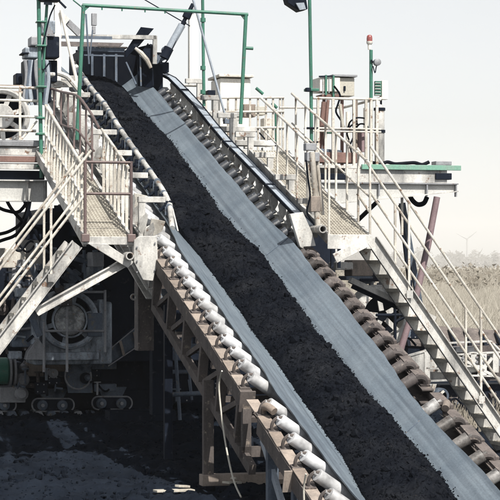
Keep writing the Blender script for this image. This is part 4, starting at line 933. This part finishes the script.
# hydraulic cylinder
hy = thing('hydraulic_cylinder', 'dark hydraulic cylinder slanting up from the hopper shoulder', 'cylinder', pm(164, 58, HH - .3))
part(hy, 'barrel', MB().tube(pm(167, 52, HH - .3), pm(182, 25, HH - .3), .075), M['bluegrey'], smooth=True)
part(hy, 'rod', MB().tube(pm(182, 25, HH - .3), pm(193, 4, HH - .3), .04), M['dark'], smooth=True)
part(hy, 'collar', MB().tube(pm(164, 58, HH - .3), pm(169, 48, HH - .3), .10), M['dark'], smooth=True); part(hy, 'collar', MB().tube(pm(186, 18, HH - .3), pm(189, 11, HH - .3), .085), M['dark'], smooth=True)
part(hy, 'hose', MB().path([pm(x, y, HH - .35) for x, y in ((160, 64), (166, 62), (170, 54), (176, 40), (186, 22))], .015, 6), M['black'], smooth=True)

# ------------------------------------------------------------------ masts, green frames, stays
def mast(name, label, cat, base): return thing(name, label, cat, base)
ms = mast('mast', 'white square steel mast with brace tube, left of hopper', 'mast', pm(58, 88, 37.5))
part(ms, 'post', MB().bar(pm(57.5, -12, 37.5), pm(57.5, 88, 37.5), .125, .10), M['pale'], .006)
part(ms, 'brace', MB().tube(pm(61, 10, 37.4), pm(79, 92, 37.4), .032), M['pale'], smooth=True)
part(ms, 'beam', MB().bar(pm(52, 84, 37.4), pm(78, 84, 37.4), .10, .12), M['white'])
part(ms, 'base_pipe', MB().path([pm(x, y, 37.2) for x, y in ((44, 75), (52, 72), (66, 76), (72, 82), (84, 96))], .05, 8), M['white'], smooth=True)
part(ms, 'gusset', MB().prism([pm(64, 14, 37.6), pm(82, 31, 37.6), pm(78, 36, 37.6), pm(62, 20, 37.6)], V(0, .1, 0)), M['grey'])
part(ms, 'gusset', MB().prism([pm(62, 12, 37.55), pm(70, 19, 37.55), pm(66, 24, 37.55), pm(61, 22, 37.55)], V(0, .02, 0)), M['white'])
gp = mast('lamp_post', 'pair of green poles with clamps and floodlight at upper left', 'lamp post', pm(42, 176, HP - .1))
part(gp, 'pole', MB().path([pm(38.5, -8, HP - .1), pm(39.5, 60, HP - .1), pm(41.5, 178, HP - .1)], .034, 10), M['green'], smooth=True)
part(gp, 'pole', MB().path([pm(47, 4, HP), pm(44.5, 40, HP), pm(42.5, 92, HP)], .026, 10), M['green'], smooth=True)
for y in (22, 46, 87, 118, 134, 166): part(gp, 'clamp', MB().box(pm(37, y - 1.5, HP - .2), pm(45, y + 1.5, HP)), M['green'], .006)
part(gp, 'cable', MB().path([pm(x, y, HP - .05) for x, y in ((55, 5), (50, 16), (46, 32), (43, 44), (41, 62), (43, 70), (50, 62))], .014, 6), M['dark'], smooth=True)
part(gp, 'floodlight', MB().box(pm(39, -4, HP - .25), pm(58, 3, HP + .05)), M['dark'], .02); part(gp, 'floodlight_bracket', MB().bar(pm(44, 3, HP - .1), pm(52, 3.6, HP - .1), .04, .05), M['mid'])
part(gp, 'floodlight_arm', MB().bar(pm(58, 0, HP - .1), pm(66, 8, HP - .1), .05, .03), M['dark']); part(gp, 'cable', MB().tube(pm(73, 0, HP), pm(83, 8, HP), .012), M['green'])
GH = 35.2
gf_ = mast('pipe_portal', 'green pipe portal frame spanning over the belt and hopper', 'portal', pm(80, 140, GH))
a_, b_ = pm(84, 5, GH), pm(247, 15, GH)
part(gf_, 'post', MB().tube(pm(83.5, 5, GH), pm(77, 140, GH), .036), M['green'], smooth=True); part(gf_, 'post', MB().tube(pm(246, 14, GH), pm(240.5, 124, GH), .034), M['green'], smooth=True)
part(gf_, 'crossbar', MB().tube(pm(82.5, 5, GH), pm(248, 14.5, GH), .030), M['green'], smooth=True)
part(gf_, 'corner_plate', MB().prism([pm(84, 6, GH), pm(90, 6.5, GH), pm(84, 12, GH)], V(0, .03, 0)), M['green']); part(gf_, 'corner_plate', MB().prism([pm(240, 14, GH), pm(246, 14.5, GH), pm(245.5, 21, GH)], V(0, .03, 0)), M['green'])
part(gf_, 'stub', MB().tube(pm(244, 48, GH), pm(253, 48.5, GH), .03), M['green'], smooth=True)
for x in (102, 122, 145, 165, 203): part(gf_, 'clip', MB().tube(pm(x, 6 + (x - 84) * .055, GH), pm(x, 9 + (x - 84) * .055, GH), .014, n=6), M['green'])
gm = mast('pole', 'slim green pole standing behind the belt guard rail', 'pole', pm(204, 106, 37))
part(gm, 'shaft', MB().tube(pm(202.5, -8, 37), pm(204, 106, 37), .030), M['green'], smooth=True)
for y in (20, 68, 92): part(gm, 'clamp', MB().tube(pm(203, y - 2, 37), pm(203, y + 2, 37), .05), M['green'], smooth=True)
ws = mast('stay_rod', 'long thin grey stay rod leaning from the cylinder top to right deck', 'stay rod', pm(226, 122, 36.5))
part(ws, 'rod', MB().tube(pm(191, -8, 36.5), pm(227, 122, 36.5), .022), M['bluegrey'], smooth=True); part(ws, 'foot', MB().box(pm(225, 119, 36.45), pm(229, 124, 36.6)), M['mid'])
wm = mast('mast', 'pale narrow mast standing right of hydraulic cylinder', 'mast', pm(192, 86, 41))
part(wm, 'post', MB().box(pm(189.5, 14, 41), pm(197, 86, 41.15)), M['pale'], .006); part(wm, 'cap', MB().box(pm(191, 8, 41), pm(193, 15, 41.1)), M['grey']); part(wm, 'foot', MB().box(pm(182, 84, 40.9), pm(198, 87, 41.2)), M['white'])
wr = mast('wire', 'thin overhead wire running from top edge to pale mast', 'wire', pm(186, 24, 41)); part(wr, 'strand', MB().tube(pm(140, -3, 41), pm(190, 26, 41), .012, n=6), M['dark'])
rl = mast('lamp_post', 'tall green lamp post with hooded floodlight beside the right walkway', 'lamp post', pm(311, 145, 33.2))
part(rl, 'pole', MB().path([pm(309.5, -6, 33.2), pm(311, 80, 33.2), pm(311.5, 150, 33.2)], .030, 10), M['green'], smooth=True)
part(rl, 'clamp', MB().box(pm(307, 88, 33.1), pm(316, 92, 33.3)), M['green'], .006); part(rl, 'knob', MB().box(pm(306.5, 87.5, 33.05), pm(309.5, 92, 33.15)), M['dark'], .008)
for y in (128, 142): part(rl, 'clamp', MB().box(pm(307, y - 1, 33.1), pm(315, y + 1.5, 33.3)), M['dark'], .006)
part(rl, 'floodlight', MB().prism([pm(286, -4, 33.1), pm(306, -4, 33.1), pm(308, 9, 33.1), pm(300, 11, 33.1), pm(288, 3, 33.1)], V(0, .25, 0)), M['dark'], .015); part(rl, 'lamp_glass', MB().prism([pm(296, 3, 33.05), pm(304, 2.5, 33.05), pm(306, 9, 33.05), pm(300, 10, 33.05)], V(0, .04, 0)), M['bluegrey'])

# ------------------------------------------------------------------ upper deck behind the guard rail
UH = 38.6
ud = thing('upper_deck', 'cream upper deck with railing and stepped brackets right of belt guard rail', 'platform', pm(245, 150, UH))
zd = pm(260, 150, UH)[2]
part(ud, 'deck', MB().box(V(9.15, UH, zd - .12), V(pm(290, 150, UH)[0], UH + 3.2, zd)), M['white'])
for x0, x1, y0, y1, hh in ((206, 238, 112, 118, 37.9), (221, 252, 126, 133, 36.7), (236, 270, 140, 147, 35.6), (252, 284, 155, 161, 34.5), (268, 294, 170, 176, 33.4)):
    part(ud, 'step_bracket', MB().box(pm(x0, y0, hh), pm(x1, y1, hh + .35)), M['white'], .008)
    part(ud, 'bracket_post', MB().box(pm(x1 - 7, y1 + .5, hh + .02), pm(x1 - 2, y1 + 16, hh + .15)), M['white'], .006)
for x in (206, 216, 228, 236, 250, 258, 266, 273, 280, 283):
    q = pm(x, 150, UH + .05); part(ud, 'railing_post', MB().bar(V(q[0], q[1], zd), pm(x, 98, UH + .05), .036, .03), M['cream'])
for y in (98, 112, 128):
    handrail(ud, [pm(196, y, UH + .02), pm(284, y - .5, UH + .02)], .022, M['cream'])
part(ud, 'hut', MB().box(pm(220, 78, UH + 2), pm(241, 140, UH + 2.8)), M['pale'], .02); part(ud, 'hut_roof', MB().box(pm(219, 76.5, UH + 1.9), pm(242, 79, UH + 2.9)), M['cream'], .01)
part(ud, 'cable', MB().path([pm(x, y, UH + .3) for x, y in ((244, 129), (250, 131), (258, 132), (264, 138), (270, 143), (276, 146))], .016, 6), M['dark'], smooth=True)
for x0, y0, x1, y1 in ((276, 110, 276.5, 144), (256, 88, 263, 94), (272, 103, 277, 108)):
    part(ud, 'green_tube', MB().tube(pm(x0, y0, UH + .6), pm(x1, y1, UH + .6), .032), M['green'], smooth=True)
for x0, y0, x1, y1, m in ((244, 104, 252, 118, 'tan'), (254, 106, 262, 116, 'beige'), (264, 118, 270, 140, 'cream'), (208, 90, 212, 100, 'dark'), (226, 108, 236, 122, 'white')):
    part(ud, 'equipment_box', MB().box(pm(x0, y0, UH + 1.0), pm(x1, y1, UH + 1.3)), M[m], .01)

# ------------------------------------------------------------------ equipment on the right platform
zt = pm(400, 166, HP)[2]
cb = thing('electrical_cabinet', 'pale electrical cabinet with green corner bars above right platform', 'cabinet', V(pm(330, 100, HP + .9)[0], HP + .9, zt))
hc_ = HP + .8
part(cb, 'side_door', MB().box(pm(320, 77, hc_), pm(332, 94, hc_ + .5)), M['pale'], .008); part(cb, 'panel', MB().box(pm(334, 77.5, hc_ + .05), pm(347, 98, hc_ + .5)), M['beige'], .008)
for x, y0, y1 in ((326, 75, 95), (333.5, 75.5, 97)): part(cb, 'corner_bar', MB().bar(pm(x, y0, hc_ - .03), pm(x, y1, hc_ - .03), .035, .03), M['green'])
part(cb, 'top_bar', MB().bar(pm(319, 76.5, hc_ - .02), pm(334, 76, hc_ - .02), .03, .025), M['dark'])
for x in (323, 329): part(cb, 'seam', MB().bar(pm(x, 78, hc_ - .008), pm(x, 93, hc_ - .008), .02, .01), M['grey'])
part(cb, 'handle', MB().box(pm(344, 86, hc_ + .02), pm(345.2, 91, hc_ + .05)), M['dark'])
for y in (80, 94): part(cb, 'hinge', MB().box(pm(334.6, y, hc_ + .02), pm(336, y + 2.5, hc_ + .05)), M['grey'])
part(cb, 'roof_lip', MB().box(pm(333, 76.3, hc_ - .02), pm(348, 77.6, hc_ + .55)), M['grey'], .005)
part(cb, 'base_plate', MB().box(pm(322, 94, hc_), pm(334, 99, hc_ + .4)), M['rust'], .008)
for x in (324, 342): part(cb, 'leg', MB().bar(V(pm(x, 98, hc_ + .2)[0], hc_ + .2, zt), pm(x, 95, hc_ + .2), .05, .05), M['rust'])
part(cb, 'cable', MB().path([pm(x, y, hc_ - .1) for x, y in ((334, 86), (340, 95), (338, 104), (336, 112), (342, 122), (345, 130))], .018, 6), M['black'], smooth=True)
rp = thing('pipe_bundle', 'rusty upright pipes and looping black cables behind platform railing', 'pipes', V(pm(330, 160, HP + .5)[0], HP + .5, zt))
for x0, y0, x1, y1, r, m in ((324, 102, 319, 152, .045, 'rust'), (328, 100, 324, 150, .03, 'rust'), (340, 104, 343, 128, .03, 'beige'), (355, 100, 355, 150, .05, 'tan'), (362, 130, 362, 152, .09, 'pink'), (366, 108, 366, 130, .05, 'pale'), (348, 112, 348, 154, .04, 'pale')):
    part(rp, 'pipe', MB().tube(V(*pm(x0, y0, HP + .5)), pm(x1, y1, HP + .5), r), M[m], smooth=True)
for pts in (((348, 128), (350, 122), (356, 118), (363, 118), (366, 119)), ((349, 140), (347, 132), (352, 125), (358, 124)), ((356, 128), (360, 124), (366, 125), (369, 130)), ((352, 156), (350, 145), (353, 138))):
    part(rp, 'cable', MB().path([pm(x, y, HP + .4) for x, y in pts], .016, 6), M['black'], smooth=True)
part(rp, 'junction_box', MB().box(pm(326, 130, HP + .3), pm(332, 134, HP + .45)), M['green'], .006); part(rp, 'clamp_bar', MB().bar(pm(318, 130.5, HP + .3), pm(370, 130.5, HP + .3), .03, .03), M['dark'])
bc = thing('warning_beacon', 'red domed warning beacon on a thin green pole at right', 'beacon', V(pm(371, 160, HP + .7)[0], HP + .7, zt))
c = pm(369.5, 43, HP + .7)
part(bc, 'pole', MB().tube(V(pm(371, 160, HP + .7)[0], HP + .7, zt), pm(371, 50, HP + .7), .032), M['green'], smooth=True)
part(bc, 'lamp_base', MB().lathe(c, Z, [(0, -.12), (.03, -.12), (.035, -.03), (.055, -.01), (.06, .03), (0, .03)], 18), M['pale'], smooth=True)
part(bc, 'lamp_dome', MB().lathe(c, Z, [(.052, .03), (.054, .08), (.048, .125), (.03, .145), (0, .15)], 18), M['red'], smooth=True)
part(bc, 'bracket', MB().bar(pm(371, 60, HP + .65), pm(375, 64, HP + .65), .03, .02), M['dark']); part(bc, 'cable', MB().path([pm(x, y, HP + .62) for x, y in ((373, 66), (375, 73), (376, 68), (377, 64))], .01, 6), M['dark'])
part(bc, 'horn', MB().lathe(pm(378, 62, HP + .55), H, [(0, 0), (.05, 0), (.065, .01), (.065, .1), (.03, .16), (0, .16)], 14), M['grey'], smooth=True)
an = thing('antenna_panel', 'white flat antenna panel with green grille beside the beacon pole', 'antenna', V(pm(384, 160, HP + .6)[0], HP + .6, zt))
part(an, 'panel', MB().box(pm(382, 80.5, HP + .6), pm(385.5, 100, HP + .75)), M['pale'], .005); part(an, 'grille', MB().box(pm(375.5, 81, HP + .62), pm(380, 96, HP + .7)), M['green'])
for i in range(5): part(an, 'grille_bar', MB().box(pm(375, 82.5 + i * 3, HP + .6), pm(380.3, 83.5 + i * 3, HP + .63)), M['white'])
part(an, 'mast', MB().bar(V(pm(381, 160, HP + .68)[0], HP + .68, zt), pm(381, 82, HP + .68), .03, .03), M['dark'])
tk = thing('upright_tank', 'slim white upright tank strapped at the railing corner under the antenna', 'tank', V(pm(379, 160, HP + .3)[0], HP + .3, zt))
q = pm(379.5, 160, HP + .35); L_ = pm(379.5, 104, HP + .35)[2] - zt
part(tk, 'shell', MB().lathe(V(q[0], q[1], zt), Z, [(0, 0), (.085, 0), (.09, .03), (.09, L_ - .1), (.06, L_ - .02), (0, L_)], 20), M['white'], smooth=True)
for dz in (L_ - .12, L_ - .52): part(tk, 'strap', MB().lathe(V(q[0], q[1], zt + dz), Z, [(.093, 0), (.105, 0), (.105, .05), (.093, .05), (.093, 0)], 20), M['dark'], smooth=True)

# left upper machinery: hydraulic power pack
pp = thing('power_pack', 'grey blue hydraulic power pack with upright hoses left of the white mast', 'machinery', pm(35, 104, HP + 2.2))
h_ = HP + 2.2
for x0, y0, x1, y1, m, d in ((31, 36, 44, 48, 'grey', 0), (25, 47, 36, 60, 'steelblue', .1), (42, 20, 52, 36, 'steelblue', .3), (46, 36, 56, 60, 'dark', .4), (22, 52, 26, 56, 'dark', 0), (24, 60, 48, 104, 'dark', .5), (30, 62, 38, 102, 'bluegrey', .2), (16, 73, 19.5, 86, 'dark', .2), (46, 60, 54, 84, 'dark', .6), (44, 72, 52, 78, 'white', .1)):
    part(pp, 'casing', MB().box(pm(x0, y0, h_ + d), pm(x1, y1, h_ + d + .4)), M[m], .02)
for i, x in enumerate((25, 28, 31.5, 34.5, 37, 44, 47)):
    part(pp, 'hose', MB().path([pm(x + 1.5 * math.sin(k * .9 + i), 60 + k * 9, h_ - .05 - .02 * i) for k in range(6)], .035, 8), M[('grey', 'mid', 'bluegrey', 'dark')[i % 4]], smooth=True)
part(pp, 'flap', MB().prism([pm(41, 22, h_), pm(46, 20, h_), pm(55, 36, h_), pm(46, 36, h_)], V(0, .05, 0)), M['grey'])
for y in (86, 92): part(pp, 'pipe', MB().tube(pm(-5, y, h_), pm(30, y + 1, h_), .03), M['tan'], smooth=True)

# ------------------------------------------------------------------ loose things
cbk = thing('cable', 'thin pale cable hanging from the brown beam end to the ground', 'cable', V(pt(240, 492, TC - 1.4)[0], pt(240, 492, TC - 1.4)[1], 0))
pts = [pt(x, y, TC - 1.36) for x, y in ((222, 371), (219, 384), (221, 410), (225, 440), (230, 466), (235, 484), (241, 497))]
part(cbk, 'strand', MB().path(pts, .012, 6), M['beige'], smooth=True)
c2 = thing('cable', 'thin pale cable dropping from the lower frame joint plate', 'cable', V(pt(305, 500, TC - 1.4)[0], pt(305, 500, TC - 1.4)[1], -.4))
part(c2, 'strand', MB().path([pt(x, y, TC - 1.40) for x, y in ((306, 474), (304, 486), (304, 498), (305, 520))], .011, 6), M['beige'], smooth=True)
def gpoint(x, y):
    Y = HC * F / (y - HY); X = (x - CX) / F * Y; return Vector((X * ca + Y * sa, -X * sa + Y * ca, ground_z(X, Y)))
for i, (x, y, l_, an_, lab) in enumerate(((174, 491, .55, .25, 'pale broken plank lying on the coal at bottom of picture'), (232, 487, .25, .6, 'small pale scrap of board beside the hanging cable'))):
    q = gpoint(x, y); d = V(math.cos(an_), math.sin(an_) * .8, 0)
    o = part(None, 'plank', MB().bar(q - d * l_ / 2 + Z * .045, q + d * l_ / 2 + Z * .03, .14, .03).bar(q + d * l_ * .1 + Z * .09 + H * .05, q + d * l_ * .42 + Z * .07 + H * .1, .09, .03), M['grate'], .004)
    tag(o, lab, 'plank', 'scrap boards on the ground')
# coal crumbs on the ground around the machine
v = []; f = []
for i in range(7000):
    Y = random.uniform(25.4, 42); X = Y * random.uniform(-.13, .10) ; r = min(.09, .007 + random.expovariate(1) * .010 * (1.6 if fbm(X * .8, Y * .6, 3, 3) > .1 else .7))
    c = np.array((X, Y, ground_z(X, Y) + r * .3)); vv = iv * rng.uniform(.7, 1.3, (len(iv), 1)) * (rng.uniform(.6, 1.3, 3) * r) + c
    o = len(v); v += [tuple(q) for q in vv]; f += [tuple(j + o for j in q) for q in if_]
tag(world_mesh('coal_crumbs', v, f, M['crumb']), 'loose black coal crumbs scattered over the ground', 'coal', kind='stuff')
v = []; f = []                           # weeds by the right crawler
for i in range(450):
    q = pm(random.uniform(452, 500), 410, 34 + random.uniform(-1.2, 4)); X = q[0] * ca - q[1] * sa; Y = q[0] * sa + q[1] * ca
    g = ground_z(X, Y); o = len(v); wd = random.uniform(.006, .02)
    v += [(X - wd, Y, g), (X + wd, Y, g), (X + random.gauss(0, .1), Y + random.gauss(0, .1), g + random.uniform(.1, .4))]; f.append((o, o + 1, o + 2))
tag(world_mesh('weeds', v, f, M['scrub']), 'dry weeds growing in the dirt under the right stair', 'weeds', kind='stuff')

# ------------------------------------------------------------------ haze
hz = bpy.data.materials.new('haze_air'); hz.use_nodes = True; t_ = hz.node_tree; t_.nodes.clear()
pv = t_.nodes.new('ShaderNodeVolumePrincipled'); om = t_.nodes.new('ShaderNodeOutputMaterial')
pv.inputs['Color'].default_value = (.99, .99, .99, 1); pv.inputs['Density'].default_value = .00017; pv.inputs['Anisotropy'].default_value = -.1
t_.links.new(pv.outputs[0], om.inputs['Volume'])
hb = MB().box((-1500, -60, -4.5), (1500, 5000, 110))
me = bpy.data.meshes.new('haze'); me.from_pydata(hb.v, [], hb.f); me.materials.append(hz)
ho = bpy.data.objects.new('haze', me); COL.objects.link(ho); ho['kind'] = 'stuff'; ho['label'] = 'thin pale haze over the field'
for o in bpy.data.objects:
    if 'mbase' in o: del o['mbase']
